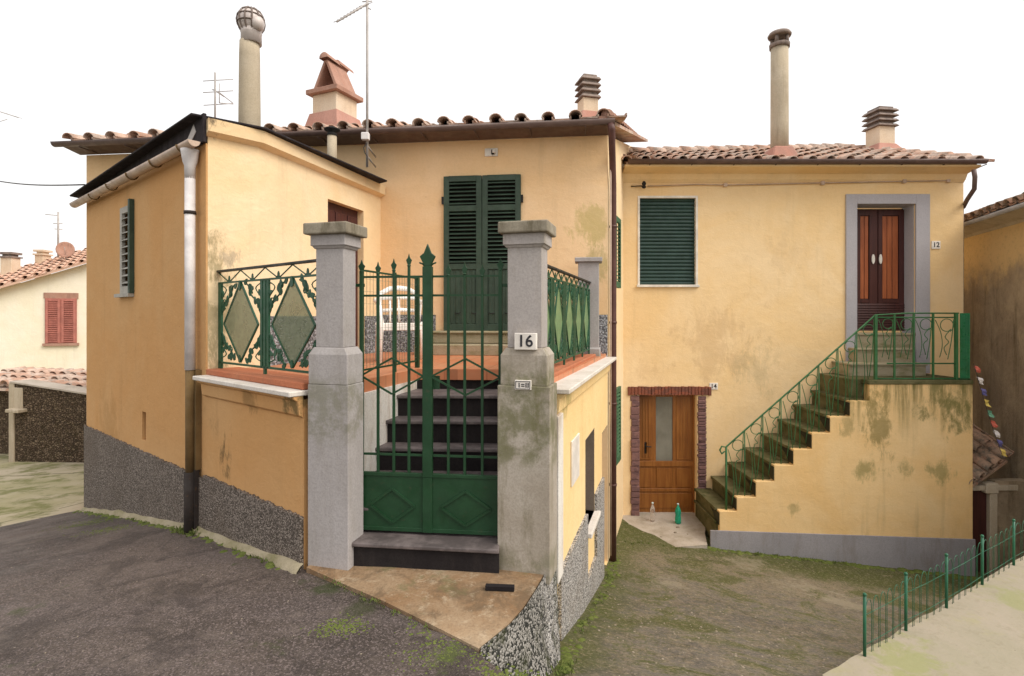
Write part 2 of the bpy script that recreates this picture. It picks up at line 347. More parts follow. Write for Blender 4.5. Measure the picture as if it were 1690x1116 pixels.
def m_brick(name, c1, c2, mort, w, h):
    n=NT(name); v=n.vor(9,'Color',vec=n.scale((1,1,1.9))); sp=n.N.new('ShaderNodeSeparateColor'); n.set(sp.inputs[0],v)
    c=n.mix(n.rng(sp.outputs[0],.1,.9),c1,c2)
    c=n.mix(n.math('MULTIPLY',n.rng(n.noise(20,8,.75),.5,.68),.6),c,mort)
    return n.done(c,.92,n.bump(n.noise(26,7,.7),.6,.012),spec=.15)
M['brick']=m_brick('brick_red',(.26,.085,.05),(.17,.07,.05),(.10,.06,.05),.2,.06)
M['rubble']=m_brick('purple_stone_block',(.15,.085,.085),(.22,.12,.11),(.07,.05,.05),.2,.1)
def m_rubblewall():
    n=NT('rubble_stone_wall'); vv=n.scale((1,1,1.9))
    c0=n.vor(15,'Color',vec=vv); sp=n.N.new('ShaderNodeSeparateColor'); n.set(sp.inputs[0],c0)
    d=n.vor(15,'Distance',vec=vv,feat='DISTANCE_TO_EDGE')
    c=n.ramp(sp.outputs[0],[(0,(.085,.058,.04)),(.5,(.15,.105,.072)),(1,(.23,.17,.115))])
    c=n.mix(n.rng(d,.10,.03),c,(.055,.04,.028)); c=n.mix(n.math('MULTIPLY',n.rng(n.noise(9,7,.7),.42,.66),.5),c,(.08,.06,.03))
    return n.done(c,.95,n.bump(n.rng(d,0,.15),.9,.04),spec=.1)
M['rubblewall']=m_rubblewall()
def m_glassy(name,c,tr):
    n=NT(name); t=n.N.new('ShaderNodeBsdfTransparent'); t.inputs[0].default_value=(.9,.92,.86,1)
    mx=n.N.new('ShaderNodeMixShader'); mx.inputs[0].default_value=1-tr
    n.done(n.mix(n.rng(n.noise(14,6,.7),.35,.65),c,tuple(x*.75 for x in c)),.45)
    n.t.links.new(t.outputs[0],mx.inputs[1]); n.t.links.new(n.b.outputs[0],mx.inputs[2]); n.t.links.new(mx.outputs[0],n.out.inputs[0]); return n.m
M['diamond']=m_glassy('wired_diamond_sheet',(.22,.25,.15),.42)
M['diamond_r']=m_glassy('green_diamond_sheet',(.22,.36,.17),.3)
def m_glass_door():
    n=NT('door_glass'); c=n.mix(n.rng(n.noise(2,4,.5),.35,.65),(.16,.15,.12),(.24,.23,.19)); return n.done(c,.12,spec=.6)
M['door_glass']=m_glass_door()
def m_bottle(name,c,a):
    n=NT(name); n.b.inputs['Transmission Weight'].default_value=a; n.b.inputs['IOR'].default_value=1.35; return n.done(c,.12,spec=.5)
M['bottle_g']=m_bottle('green_bottle_plastic',(.04,.55,.35),.6); M['bottle_c']=m_bottle('clear_bottle_plastic',(.9,.85,.8),.85)
M['cap_pl']=paint('bottle_cap',(.5,.6,.6),.4)
for k,c in dict(red=(.50,.13,.09),white=(.62,.58,.56),blue=(.12,.11,.26),yellow=(.60,.46,.13),teal=(.15,.33,.22)).items(): M['flag_'+k]=paint('flag_'+k,c,.85,spec=.1)
# ground materials
def m_asphalt():
    n=NT('asphalt')
    c=n.mix(n.rng(n.noise(.8,7,.62,dist=.4),.36,.66),(.052,.040,.033),(.108,.084,.069))
    c=n.mix(n.math('MULTIPLY',n.rng(n.noise(1,6,.6,vec=n.scale((.6,2.2,1),rot=(0,0,.6))),.48,.7),.55),c,(.125,.100,.092))
    v=n.vor(120,'Color'); sp=n.N.new('ShaderNodeSeparateColor'); n.set(sp.inputs[0],v)
    c=n.mix(n.math('MULTIPLY',n.rng(sp.outputs[0],.55,1),.6),c,(.23,.18,.17))
    c=n.mix(n.math('MULTIPLY',n.rng(sp.outputs[1],.6,1),.6),c,(.022,.018,.018))
    c=n.mix(n.math('MULTIPLY',n.rng(n.noise(2.6,8,.7),.60,.72),.75),c,(.045,.055,.016))
    c=n.mix(n.math('MULTIPLY',n.rng(n.noise(1.7,9,.75,dist=.7),.5,.64),.6),c,(.030,.023,.020))
    c=n.mix(n.math('MULTIPLY',n.rng(n.noise(5,9,.8),.52,.66),.45),c,(.15,.118,.098))
    wv=n.mix(.10,n.pos,n.vor(4,'Color'))
    c=n.mix(n.math('MULTIPLY',n.math('MULTIPLY',n.rng(n.vor(.8,'Distance',vec=wv,feat='DISTANCE_TO_EDGE'),.012,.003),n.rng(n.noise(.7,3,.5),.5,.56)),.22),c,(.015,.013,.012))
    c=n.mix(n.rng(n.vor(7,rnd=1),.05,.03),c,(.22,.18,.15))
    c=n.spot(c,P(560,960,3.7),.22,(.035,.045,.014),.8); c=n.spot(c,P(740,1090,2.9),.13,(.075,.095,.022),.7,1,9); c=n.spot(c,P(600,985,3.5),.18,(.04,.045,.016),.7)
    c=n.spot(c,P(200,862,6.6),.5,(.05,.055,.018),.85); c=n.spot(c,P(255,880,5.9),.25,(.05,.055,.018),.8)
    return n.done(c,n.rng(n.noise(3,5,.6),.3,.7,.55,.85),n.bump(n.noise(150,3,.6),.6,.006,n.bump(n.noise(4,5,.6),.3,.02)),spec=.3)
M['asphalt']=m_asphalt()
def m_pave():
    n=NT('pale_concrete')
    c=n.mix(n.rng(n.noise(.6,6,.6,dist=.5),.36,.64),(.43,.37,.27),(.32,.29,.165))
    c=n.mix(n.math('MULTIPLY',n.rng(n.noise(1,8,.72,vec=n.scale((1.6,2.1,1))),.46,.62),.85),c,(.15,.155,.05))
    c=n.mix(n.math('MULTIPLY',n.rng(n.vor(.33,'Distance',feat='DISTANCE_TO_EDGE',vec=n.mix(.12,n.pos,n.vor(3,'Color'))),.012,.002),.7),c,(.13,.12,.06))
    return n.done(c,.9,n.bump(n.noise(25,6,.7),.4,.01),spec=.2)
M['pave']=m_pave()
def m_slab():
    n=NT('slab_concrete')
    c=n.mix(n.rng(n.noise(1.1,7,.65,dist=.6),.34,.66),(.37,.315,.245),(.32,.285,.205))
    c=n.mix(n.math('MULTIPLY',n.rng(n.noise(3.4,8,.72),.5,.68),.5),c,(.34,.31,.16))
    c=n.mix(n.math('MULTIPLY',n.rng(n.noise(11,9,.8),.50,.64),.4),c,(.24,.21,.14))
    c=n.mix(n.rng(n.vor(9),.05,.03),c,(.16,.13,.09))
    c=n.spot(c,(2.9,3.9,-2.5),.35,(.27,.28,.11),.7); c=n.spot(c,(4.6,4.9,-2.5),.4,(.27,.28,.11),.6); c=n.spot(c,(3.6,3.3,-2.5),.4,(.55,.48,.38),.6)
    return n.done(c,.85,n.bump(n.noise(22,6,.7),.5,.012),spec=.25)
M['slab']=m_slab()
M['doorstep']=m_stone('doorstep_concrete',(.42,.36,.30),(.48,.42,.35),(.26,.22,.15),.6,dirtscale=(3,3,3))
def m_yard():
    n=NT('yard_concrete')
    c=n.mix(n.rng(n.noise(1.1,8,.72,dist=.5),.38,.60),(.112,.098,.084),(.185,.163,.137))
    c=n.mix(n.math('MULTIPLY',n.rng(n.noise(7,9,.8,dist=.4),.44,.62),.6),c,(.26,.20,.135))
    c=n.mix(n.math('MULTIPLY',n.rng(n.noise(4.5,9,.8,dist=.8),.50,.62),.55),c,(.07,.065,.028))
    # paler worn crust further back
    w=n.rng(n.math('ADD',n.xyz(1),n.math('MULTIPLY',n.noise(1.3,6,.7),3.2)),7.6,9.4)
    c=n.mix(n.math('MULTIPLY',w,.6),c,(.22,.175,.11))
    c=n.mix(n.math('MULTIPLY',n.rng(n.noise(1.1,10,.78,dist=.5),.49,.60),.9),c,(.080,.085,.022))
    e=n.math('ADD',n.math('SUBTRACT',n.xyz(0),n.math('MULTIPLY',n.xyz(1),.30)),n.math('MULTIPLY',n.noise(2.5,6,.7),.9))
    c=n.mix(n.math('MULTIPLY',n.rng(e,.15,-.35),.85),c,(.075,.085,.02))          # moss along the terrace wall
    e2=n.math('ADD',n.math('ADD',n.xyz(1),n.math('MULTIPLY',n.xyz(0),.22)),n.math('MULTIPLY',n.noise(1.7,7,.7),1.6))
    c=n.mix(n.math('MULTIPLY',n.rng(e2,9.0,9.7),.9),c,(.07,.08,.018))            # and along the stair
    c=n.mix(n.math('MULTIPLY',n.rng(n.noise(13,9,.8),.53,.66),.7),c,(.33,.26,.17))
    c=n.mix(n.math('MULTIPLY',n.rng(n.vor(11),.10,.05),n.rng(n.noise(1.3),.45,.6)),c,(.36,.30,.22))
    c=n.mix(n.math('MULTIPLY',n.rng(n.vor(.42,'Distance',feat='DISTANCE_TO_EDGE',vec=n.mix(.10,n.pos,n.vor(2.5,'Color'))),.014,.003),.35),c,(.05,.045,.02))
    c=n.mix(n.math('MULTIPLY',n.rng(n.noise(38,7,.8),.5,.60),.6),c,(.045,.042,.025))
    c=n.mix(n.math('MULTIPLY',n.rng(n.noise(31,7,.85,vec=n.scale((1,1,1),rot=(0,0,1))),.52,.62),.65),c,(.32,.27,.19))
    c=n.mix(n.math('MULTIPLY',n.math('MULTIPLY',n.rng(n.noise(19,8,.8),.48,.58),n.rng(n.noise(1.6,6,.7),.44,.58)),.55),c,(.085,.09,.03))
    for (x_,y_,Y_,r_) in ((1240,925,7.9,.30),(1320,955,7.3,.35),(1390,985,6.8,.3),(1100,975,6.7,.3)): c=n.spot(c,P(x_,y_,Y_),r_,(.29,.25,.18),.55,1,6)
    return n.done(c,.92,n.bump(n.noise(45,7,.75),.6,.012,n.bump(n.noise(5,5,.6),.4,.03)),spec=.2)
M['yard']=m_yard()
def m_apron():
    n=NT('rusty_concrete')
    c=n.mix(n.rng(n.noise(2.3,8,.66,dist=.5),.33,.66),(.235,.135,.066),(.31,.215,.13))
    c=n.mix(n.math('MULTIPLY',n.rng(n.noise(3.3,9,.78,dist=.4),.46,.62),.75),c,(.125,.085,.05))
    c=n.mix(n.math('MULTIPLY',n.rng(n.noise(9,9,.8),.52,.64),.6),c,(.45,.36,.25))
    c=n.mix(n.math('MULTIPLY',n.rng(n.noise(2.1,8,.7),.55,.66),.6),c,(.12,.12,.05))
    pale=n.rng(n.math('ADD',n.xyz(1),n.math('MULTIPLY',n.noise(3,6,.7),.5)),3.6,3.1)
    c=n.mix(n.math('MULTIPLY',pale,.6),c,(.55,.42,.28))
    c=n.mix(n.math('MULTIPLY',n.rng(n.noise(60,6,.7),.45,.65),.3),c,(.12,.07,.04))
    return n.done(c,.85,n.bump(n.noise(30,7,.7),.4,.008),spec=.25)
M['apron']=m_apron()
M['ground']=m_stone('ground_earth',(.20,.17,.10),(.12,.13,.06),(.08,.09,.03),.6,sc=.2)
M['moss']=m_stone('moss_green',(.10,.13,.025),(.16,.18,.05),(.05,.06,.015),.6,sc=6)
M['grass']=m_stone('weed_green',(.10,.14,.03),(.16,.19,.06),(.20,.17,.07),.5,sc=6)
M['pebbles']=m_stone('pale_pebbles',(.34,.29,.22),(.26,.21,.16),(.25,.2,.15),.5,sc=6)

# ------------------------------------------------------------------ planes of the place
WA=Fr((-1.49,3.95),(-5.85,7.50))            # left street wall (terrace front then annex side)
WB=Fr((.318,4.09),(1.28,7.30))              # right wall of terrace and middle house
WF=Fr((1.28,7.30),(-6.40,8.202))            # front of middle house, s runs leftwards
WC=Fr((1.90,9.47),(7.84,9.47))              # front of right house
WS=Fr((3.0,8.40),(7.10,8.40))               # outer face of outside stair
T=-.50                                      # terrace floor level
def lerp(x,pts):
    if x<=pts[0][0]: return pts[0][1]
    for (a,b),(c,d) in zip(pts,pts[1:]):
        if x<=c: return b+(d-b)*(x-a)/(c-a)
    return pts[-1][1]
def z_road(X,Y):
    u=-.768*X+.64*Y
    return lerp(u,[(-6,-1.6),(0,-1.66),(2,-1.81),(3.6,-1.83),(5.63,-2.02),(7.5,-2.33),(9.5,-2.70),(13,-3.0),(19,-3.35),(40,-4.2)])
def z_yard(X,Y):
    b=lerp(Y,[(-4,-1.75),(2.6,-1.93),(3.3,-2.18),(3.94,-2.42),(5.2,-2.82),(6.65,-3.2),(7.75,-3.36),(9.5,-3.47),(14,-3.7)])
    xw=.318+.3*(Y-4.09)
    return b-.11*max(X-xw,-.3)+.012*noise.noise(V((X*1.7,Y*1.7,0)))

def sheet(name, poly, zf, mat, step=.3, skirt=.4, jit=0, seed=0):
    pts=[]
    for i,(x,y) in enumerate(poly):
        x2,y2=poly[(i+1)%len(poly)]; L=math.hypot(x2-x,y2-y); n=max(1,int(L/.09)) if (jit and L<6) else 1
        for k in range(n):
            t=k/n; q=V((x+(x2-x)*t,y+(y2-y)*t,0))
            if jit and k: 
                q.x+=jit*noise.noise(V((q.x*5,q.y*5,seed))); q.y+=jit*noise.noise(V((q.x*5,q.y*5,seed+9)))
            pts.append(q)
    bm=bmesh.new(); bm.faces.new([bm.verts.new(p) for p in pts])
    x0=min(p.x for p in pts); x1=max(p.x for p in pts); y0=min(p.y for p in pts); y1=max(p.y for p in pts)
    for ax,a,b in ((0,x0,x1),(1,y0,y1)):
        k=1
        while a+k*step<b:
            co=V((a+k*step,0,0)) if ax==0 else V((0,a+k*step,0))
            bmesh.ops.bisect_plane(bm, geom=bm.verts[:]+bm.edges[:]+bm.faces[:], plane_co=co, plane_no=(1,0,0) if ax==0 else (0,1,0)); k+=1
    for v in bm.verts: v.co.z=zf(v.co.x,v.co.y)
    if skirt:
        be=[e for e in bm.edges if e.is_boundary]
        r=bmesh.ops.extrude_edge_only(bm, edges=be)
        for g in r['geom']:
            if isinstance(g,bmesh.types.BMVert): g.co.z-=skirt
    bmesh.ops.recalc_face_normals(bm, faces=bm.faces)
    if sum(f.normal.z*f.calc_area() for f in bm.faces)<0: bmesh.ops.reverse_faces(bm, faces=bm.faces)
    me=bpy.data.meshes.new(name); bm.to_mesh(me); bm.free(); me.materials.append(mat)
    o=bpy.data.objects.new(name,me); COL.objects.link(o); o['kind']='structure'; return o

FL=[(-.18,2.95),(-.11,3.05),(-.02,3.18),(.07,3.36),(.15,3.58),(.23,3.82),(.318,4.09)]   # apron's right-hand edge
g=MB(); g.box(-400,400,-400,400,-9.2,-9.0); o=g.build('ground',M['ground']); o['kind']='structure'
sheet('pavement',[(-24,-6),(-2,-6),(-1.2,3.9),(-5.9,7.75),(-5.9,22),(-24,22)],lambda x,y:z_road(x,y)-.02,M['pave'],.5,.5)
sheet('road',[(-14,-5),(1.2,-5),(.55,0),(.12,2.2),(-.06,2.78),(-.18,2.93),(-.75,3.41),(-1.42,3.925),(-3.0,5.21),(-5.9,7.58),(-6.12,7.5),(-6.57,7.0),(-8,5.7),(-14,1.5)],z_road,M['asphalt'],.3,.35,.05)
sheet('yard',[(-.6,-5),(11,-5),(11,13),(.5,13),(-.6,4.2)],z_yard,M['yard'],.3,.6)
sheet('apron',[(-1.47,3.90),(-.80,3.43),(-.18,2.95)]+FL[1:]+[(.25,4.4),(-1.3,4.4)],lambda x,y:-1.795+.008*noise.noise(V((x*3,y*3,0))),M['apron'],.15,.05)

# ------------------------------------------------------------------ generic pieces
def louvres(fr,mb,s0,s1,z0,z1,o,pitch=.05,th=.009,w=.045,m=0,tilt=.6):
    z=z0+pitch*.5
    while z<z1-pitch*.3:
        fr.sec(mb,s0,s1,[(o-w/2,z+w/2*tilt),(o-w/2+.0,z+w/2*tilt+th),(o+w/2,z-w/2*tilt+th),(o+w/2,z-w/2*tilt)],m); z+=pitch
def tiles(mb, a, b, up, rows, pitch=.27, tl=.40, r0=.105, r1=.085, seed=1, ridge=None, seg=7, lift=0.0, base=True, clip=None):
    """rows of round cover tiles over flat pans, from eave a->b, climbing along unit vector up"""
    a=V(a); b=V(b); up=V(up).normalized(); u=(b-a); L=u.length; u.normalize(); n=u.cross(up).normalized()
    if n.z<0: n=-n
    rn=random.Random(seed); nc=int(L/pitch)
    for c in range(nc+1):
        for r in range(rows if isinstance(rows,int) else rows(c/nc)):
            jx=rn.uniform(-.012,.012); jz=rn.uniform(-.006,.01); sl=rn.uniform(-.015,.015)
            o=a+u*(c*L/nc+jx)+up*(r*tl+sl)+n*(jz+.02)
            if clip and not clip(o): continue
            A=o; B=o+up*(tl+.06)-n*.0
            vs=[]; rr=[(A+n*.03,r0),(B,r1)]; k2=seg
            for (q,rad) in rr:
                for kk in (rad,rad-.014):
                    for k in range(k2+1):
                        t=math.pi*k/k2; vs.append(q+u*math.cos(t)*kk+n*math.sin(t)*kk*.85)
            h=k2+1; fs=[]
            for k in range(k2):
                fs.append((k,k+1,2*h+k+1,2*h+k)); fs.append((h+k,3*h+k,3*h+k+1,h+k+1)); fs.append((k,h+k,h+k+1,k+1)); fs.append((2*h+k,2*h+k+1,3*h+k+1,3*h+k))
            mb.add(vs,fs,0,True)
            if base:
                o2=o+u*(L/nc*.5)-n*.01; w=L/nc*.36; q=[o2-u*w,o2+u*w,o2+u*w+up*(tl+.03)-n*.012,o2-u*w+up*(tl+.03)-n*.012]
                mb.prism(q,n*.018)
                for sgn in (-1,1): 
                    q=[o2+u*sgn*w,o2+u*(sgn*w-sgn*.02),o2+u*(sgn*w-sgn*.02)+up*(tl+.03),o2+u*sgn*w+up*(tl+.03)]
                    mb.prism(q,n*.045)
def gutter(mb, a, b, r=.062, m=0, n=8, th=.004, z_up=V((0,0,1))):
    a=V(a); b=V(b); u=(b-a).normalized(); w=u.cross(z_up).normalized()
    vs=[]
    for q in (a,b):
        for rad in (r,r-th):
            for k in range(n+1):
                t=math.pi+math.pi*k/n; vs.append(q+w*math.cos(t)*rad+z_up*math.sin(t)*rad)
    h=n+1; fs=[]
    for k in range(n):
        fs+= [(k,k+1,2*h+k+1,2*h+k),(h+k,3*h+k,3*h+k+1,h+k+1),(k,h+k,h+k+1,k+1),(2*h+k,2*h+k+1,3*h+k+1,3*h+k)]
    fs+=[(0,2*h,3*h,h),(n,h+n,3*h+n,2*h+n)]
    mb.add(vs,fs,m,True)
    for q in (a,b):                          # end plates
        vs=[q+w*math.cos(math.pi+math.pi*k/n)*r+z_up*math.sin(math.pi+math.pi*k/n)*r for k in range(n+1)]
        mb.add(vs,[tuple(range(n+1))],m)
def rail_box(mb,fr,s0,s1,z,w,o): fr.box(mb,s0,s1,z-w/2,z+w/2,o-w/2,o+w/2)
def text_mesh(fr, txt, s, z, o, size, mat, name, parent, flip=1):
    c=bpy.data.curves.new('t','FONT'); c.body=txt; c.size=size; c.align_x='CENTER'; c.align_y='CENTER'; c.extrude=.0015; c.offset=size*.015
    ob=bpy.data.objects.new('t',c); COL.objects.link(ob)
    dg=bpy.context.evaluated_depsgraph_get(); me=bpy.data.meshes.new_from_object(ob.evaluated_get(dg))
    bpy.data.objects.remove(ob)
    off=wloc(parent); du=fr.u if fr.u.x>0 else -fr.u
    for v in me.vertices:
        x,y,zz=v.co; v.co=fr.p(s,z,o)+du*x+V((0,0,y))+fr.n*zz-off
    me.materials.clear(); me.materials.append(mat)
    q=bpy.data.objects.new(name,me); COL.objects.link(q); q.parent=parent; return q

# ================================================================== RIGHT HOUSE (numbers 12 and 14)
hc=thing('house','long yellow house at the right with a green roller shutter and doors 12 and 14','house',(4.9,9.47,-3.5))
def cs(x): return WC.sz(x,0)[0]
def cz(y): return zat(y,9.47)
win=(cs(1054.5),cs(1149),cz(470),cz(326)); d14=(cs(1055),cs(1150),-3.47,cz(652)); d12=(cs(1413),cs(1510),-.99,cz(337))
mb=MB(); WC.wall(mb,0,WC.L,-4.6,cz(284),.35,[win,d14,d12])
rt=V((7.84,9.47,0)); mb.box(7.5,7.84,9.82,14.5,-4.6,cz(284)); mb.build('wall',M['stucco_c'],hc)
mb=MB(); WC.sec(mb,.0,WC.L+.0,[(0.003,cz(302)),(.05,cz(297)),(.09,cz(289)),(.36,cz(284)),(.36,2.535),(-.3,2.535),(-.3,2.506),(.003,2.506)]); mb.build('eaves_band',M['stucco_c'],hc)
# roof
e0=V((1.93,9.13,2.585)); e1=V((7.80,9.13,2.585)); upc=V((0,1,.364)).normalized()
rf=MB()
def ztop(x): return 10.7+(x-2)*.33 if x<7.6 else 12.5-(x-7.6)*6
pl=[]
for (x,y) in ((1.93,9.17),(7.82,9.17),(7.82,9.9),(7.6,12.5),(1.93,10.65)): pl.append(V((x,y,2.585+.364*(y-9.13)-.06)))
rf.prism(pl,V((0,0,.05)))
tiles(rf,e0-V((0,0,.02)),e1-V((0,0,.02)),upc,9,.30,.40,.085,.068,3,clip=lambda p:p.y<ztop(p.x)-.2)
roofc=rf.build('roof',M['tile'],hc)
rd=MB()
def ridge(mb,a,b,r=.12,tl=.38):
    a=V(a); b=V(b); L=(b-a).length; n=int(L/tl); d=(b-a).normalized()
    w=d.cross(V((0,0,1))).normalized(); up=w.cross(d).normalized()
    for i in range(n+1):
        q0=a+d*(i*tl); q1=q0+d*(tl+.05); vs=[]
        for q,rad in ((q0+up*.02,r),(q1,r*.85)):
            for k in range(9):
                t=math.pi*k/8; vs.append(q+w*math.cos(t)*rad+up*math.sin(t)*rad)
        mb.add(vs,[(k,k+1,9+k+1,9+k) for k in range(8)]+[tuple(range(9))],0,True)
ridge(rd,(2.0,10.65,3.16),(7.6,12.5,3.83)); ridge(rd,(7.84,9.4,2.69),(7.62,12.4,3.8),.10)
rd.build('ridge_tiles',M['tile'],hc)
mb=MB(); gutter(mb,(1.94,9.07,2.60),(7.88,9.07,2.60),.066)
for i in range(9): mb.tube([(2.3+i*.7,9.07,2.53),(2.3+i*.7,9.2,2.52),(2.3+i*.7,9.36,2.5)],.008,5)
mb.build('gutter',M['gutter_brown'],hc)
mb=MB(); mb.tube([P(1607,280,9.07),P(1609,292,9.07),P(1608,312,9.1),P(1596,330,9.3),P(1590,342,9.6)],.035,10); mb.tube([V((7.93,9.62,1.9)),V((7.93,9.62,-4))],.035,10); mb.build('downpipe',M['gutter_brown'],hc)
# roller window
wn=MB(); w=.02
a,b,c,d=win
fo=.018
for q in ((a-.025,a+.012,c-.03,d+.025),(b-.012,b+.025,c-.03,d+.025)): WC.box(wn,q[0],q[1],q[2],q[3],-.06,fo)
WC.box(wn,a+.012,b-.012,d-.012,d+.025,-.06,fo)
wobj=wn.build('window',M['white_frame'],hc,.003)
mb=MB(); WC.box(mb,a-.045,b+.045,c-.045,c-.002,-.1,.045); mb.build('sill',M['white_frame'],wobj,.005)
mb=MB(); z=c
pitch=(d-c)/24
for i in range(24):
    z=c+i*pitch
    WC.sec(mb,a+.013,b-.013,[(-.075,z),(-.052,z+.003),(-.044,z+pitch*.35),(-.05,z+pitch*.8),(-.062,z+pitch*.93),(-.075,z+pitch*.95)])
WC.box(mb,a+.013,b-.013,c,d,-.10,-.0755)
mb.build('roller_shutter',M['roller_green'],wobj)
# door 14
dr=MB(); a,b,c,d=d14; o=-.14
def dbox(m_,s0,s1,y0,y1,o0,o1,mm=0):
    WC.box(m_,cs(s0),cs(s1),cz(y1),cz(y0),o0,o1,mm)
g0,g1=1086,1114
dbox(dr,1055,g0,652,850,o-.04,o); dbox(dr,g1,1150,652,850,o-.04,o); dbox(dr,g0,g1,765,850,o-.04,o); dbox(dr,g0,g1,652,657,o-.04,o)
for (x0,x1,y0,y1) in ((1058,1079,657,762),(1120,1144,657,762),(1058,1079,776,808),(1087,1113,776,808),(1120,1144,776,808),(1058,1146,818,843)):
    dbox(dr,x0,x1,y0,y1,o+.001,o+.012)
for (x0,x1) in ((1055,1146.5),): 
    dbox(dr,1053,1058,652,850,o-.03,o+.03); dbox(dr,1147,1152,652,850,o-.03,o+.03)
dbox(dr,1058,1147,764,773,o+.002,o+.024); dbox(dr,1058,1147,810,815,o+.002,o+.02)
for x in (1063,1068,1073,1126,1131,1136): dbox(dr,x,x+2.6,660,758,o+.013,o+.02)
door14=dr.build('door',M['wood'],hc,.003,label='honey wood door with a tall narrow glass light')
mb=MB(); dbox(mb,g0,g1,657,765,o-.02,o-.012); mb.build('glass_pane',M['door_glass'],door14)
mb=MB(); hs,hz=cs(1068.5),cz(742); WC.box(mb,hs-.018,hs+.018,hz-.1,hz+.1,o+.013,o+.02); mb.tube([WC.p(hs,hz+.03,o+.02),WC.p(hs,hz+.03,o+.06),WC.p(hs+.09,hz+.025,o+.06)],.009,6); mb.build('handle',M['dark'],door14)
# brick and stone surround, threshold
rn=random.Random(4); mb=MB(); x=cs(1036)
while x<cs(1169):
    w_=.058; hh=rn.uniform(-.006,.006)
    WC.box(mb,x,x+w_-.008,cz(652)+hh,cz(638)+hh,-.12,.03+rn.uniform(0,.012)); x+=w_
WC.box(mb,cs(1036),cs(1169),cz(650),cz(640),-.1,.022)
mb.build('brick_lintel',M['brick'],hc,.004)
mb=MB()
for (x0,x1,hh) in ((1040,1055,.12),(1150.5,1165,.055)):
    z=-3.47
    while z<cz(652)-.02:
        h_=min(rn.uniform(.7,1.3)*hh,cz(652)-z-.004)
        WC.box(mb,cs(x0)+rn.uniform(0,.02),cs(x1),z+.004,z+h_-.004,-.16,.014+rn.uniform(0,.03),0); z+=h_
    WC.box(mb,cs(x0)+.02,cs(x1)-.003,-3.47,cz(654),-.15,.01)
mb.build('stone_jambs',M['rubble'],hc,.008)
# door 12
mb=MB(); a,b,c,d=d12
WC.box(mb,cs(1395),a,-1.4,cz(321),-.02,.03); WC.box(mb,b,cs(1533),-.99,cz(321),-.02,.03); WC.box(mb,a,b,d,cz(321),-.02,.03)
mb.build('door_surround',M['grey_paint'],hc,.003)
mb=MB(); WC.box(mb,b-.008,b+.0,-.4,d-.0,-.30,-.021); WC.box(mb,a,a+.008,-.4,d,-.30,-.021); WC.box(mb,a+.008,b-.008,d-.008,d,-.30,-.021); mb.build('door_reveal',M['grey_paint'],hc)
dr=MB(); o=-.26; Yd=9.47+.26
def ds(x): return (x-CX)/FPX*Yd-1.90
def dz(y): return zat(y,Yd)
def b12(m_,x0,x1,y0,y1,o0,o1): WC.box(m_,ds(x0),ds(x1),dz(y1),dz(y0),o0,o1)
b12(dr,1400,1496,345,546,o-.05,o-.012)
for (x0,x1) in ((1402,1419),(1434,1447.5),(1449,1455.5),(1483,1494)): b12(dr,x0,x1,347,546,o-.012,o+.012)
for (x0,x1) in ((1419,1434),(1455.5,1483)):
    b12(dr,x0,x1,347,356,o-.012,o+.012); b12(dr,x0,x1,494,500,o-.012,o+.012)
for i in range(11):
    z0=dz(546)+i*.045; WC.sec(dr,ds(1404),ds(1494),[(o+.0,z0),(o+.026,z0),(o+.013,z0+.036),(o,z0+.036)])
door12=dr.build('door',M['wood_dark'],hc,.002,label='dark brown double door with orange wood panels')
mb=MB()
for (x0,x1) in ((1420,1426),(1427,1433),(1456.5,1463.5),(1464.5,1472),(1473,1482)): b12(mb,x0,x1,357,493,o-.012,o-.002)
mb.build('wood_panels',M['wood_orange'],door12,.002)
for x in (1439.5,1451.5):
    mb=MB(); c_=WC.p(ds(x),dz(428),o+.02)
    pts=[c_+WC.u*(.029*math.cos(t))+V((0,0,.088*math.sin(t))) for t in [2*math.pi*k/16 for k in range(16)]]
    mb.prism(pts,WC.n*.016); mb.build('handle',M['white_frame'],door12,.004)
# steps in doorway
def hstep(nm,x0,x1,ytop,Yn,zb,parent,mat='step_up'):
    z=zat(ytop,Yn); mb=MB(); X0=(x0-CX)/FPX*Yn; X1=(x1-CX)/FPX*Yn
    mb.box(X0,X1,Yn+.02,9.46,zb,z-.035); mb.box(X0-.01,X1+.01,Yn-.01,9.46,z-.035,z); mb.build(nm,M[mat],parent,.006); return z
# cable conduit and insulator
mb=MB(); mb.tube([WC.p(cs(x),cz(y),.03) for x,y in ((1068,308),(1150,305),(1196,306),(1290,304),(1440,301),(1562,299))],.011,6)
for x,y in ((1356,303),(1196,306),(1562,299),(1490,300)): WC.box(mb,cs(x)-.03,cs(x)+.03,cz(y)-.03,cz(y)+.03,.001,.05)
mb.build('cable_conduit',M['gutter_tan'],hc)
mb=MB(); q=WC.p(cs(1060),cz(308),0); mb.tube([q-WC.u*.2+WC.n*.02,q+WC.n*.05],.010,6); mb.tube([q,q+WC.n*.12],.012,6); mb.lathe(q+WC.n*.12+V((0,0,-.06)),[(.02,0),(.04,.02),(.025,.05),(.04,.08),(.02,.12)],10); mb.build('insulator',M['dark'],hc)
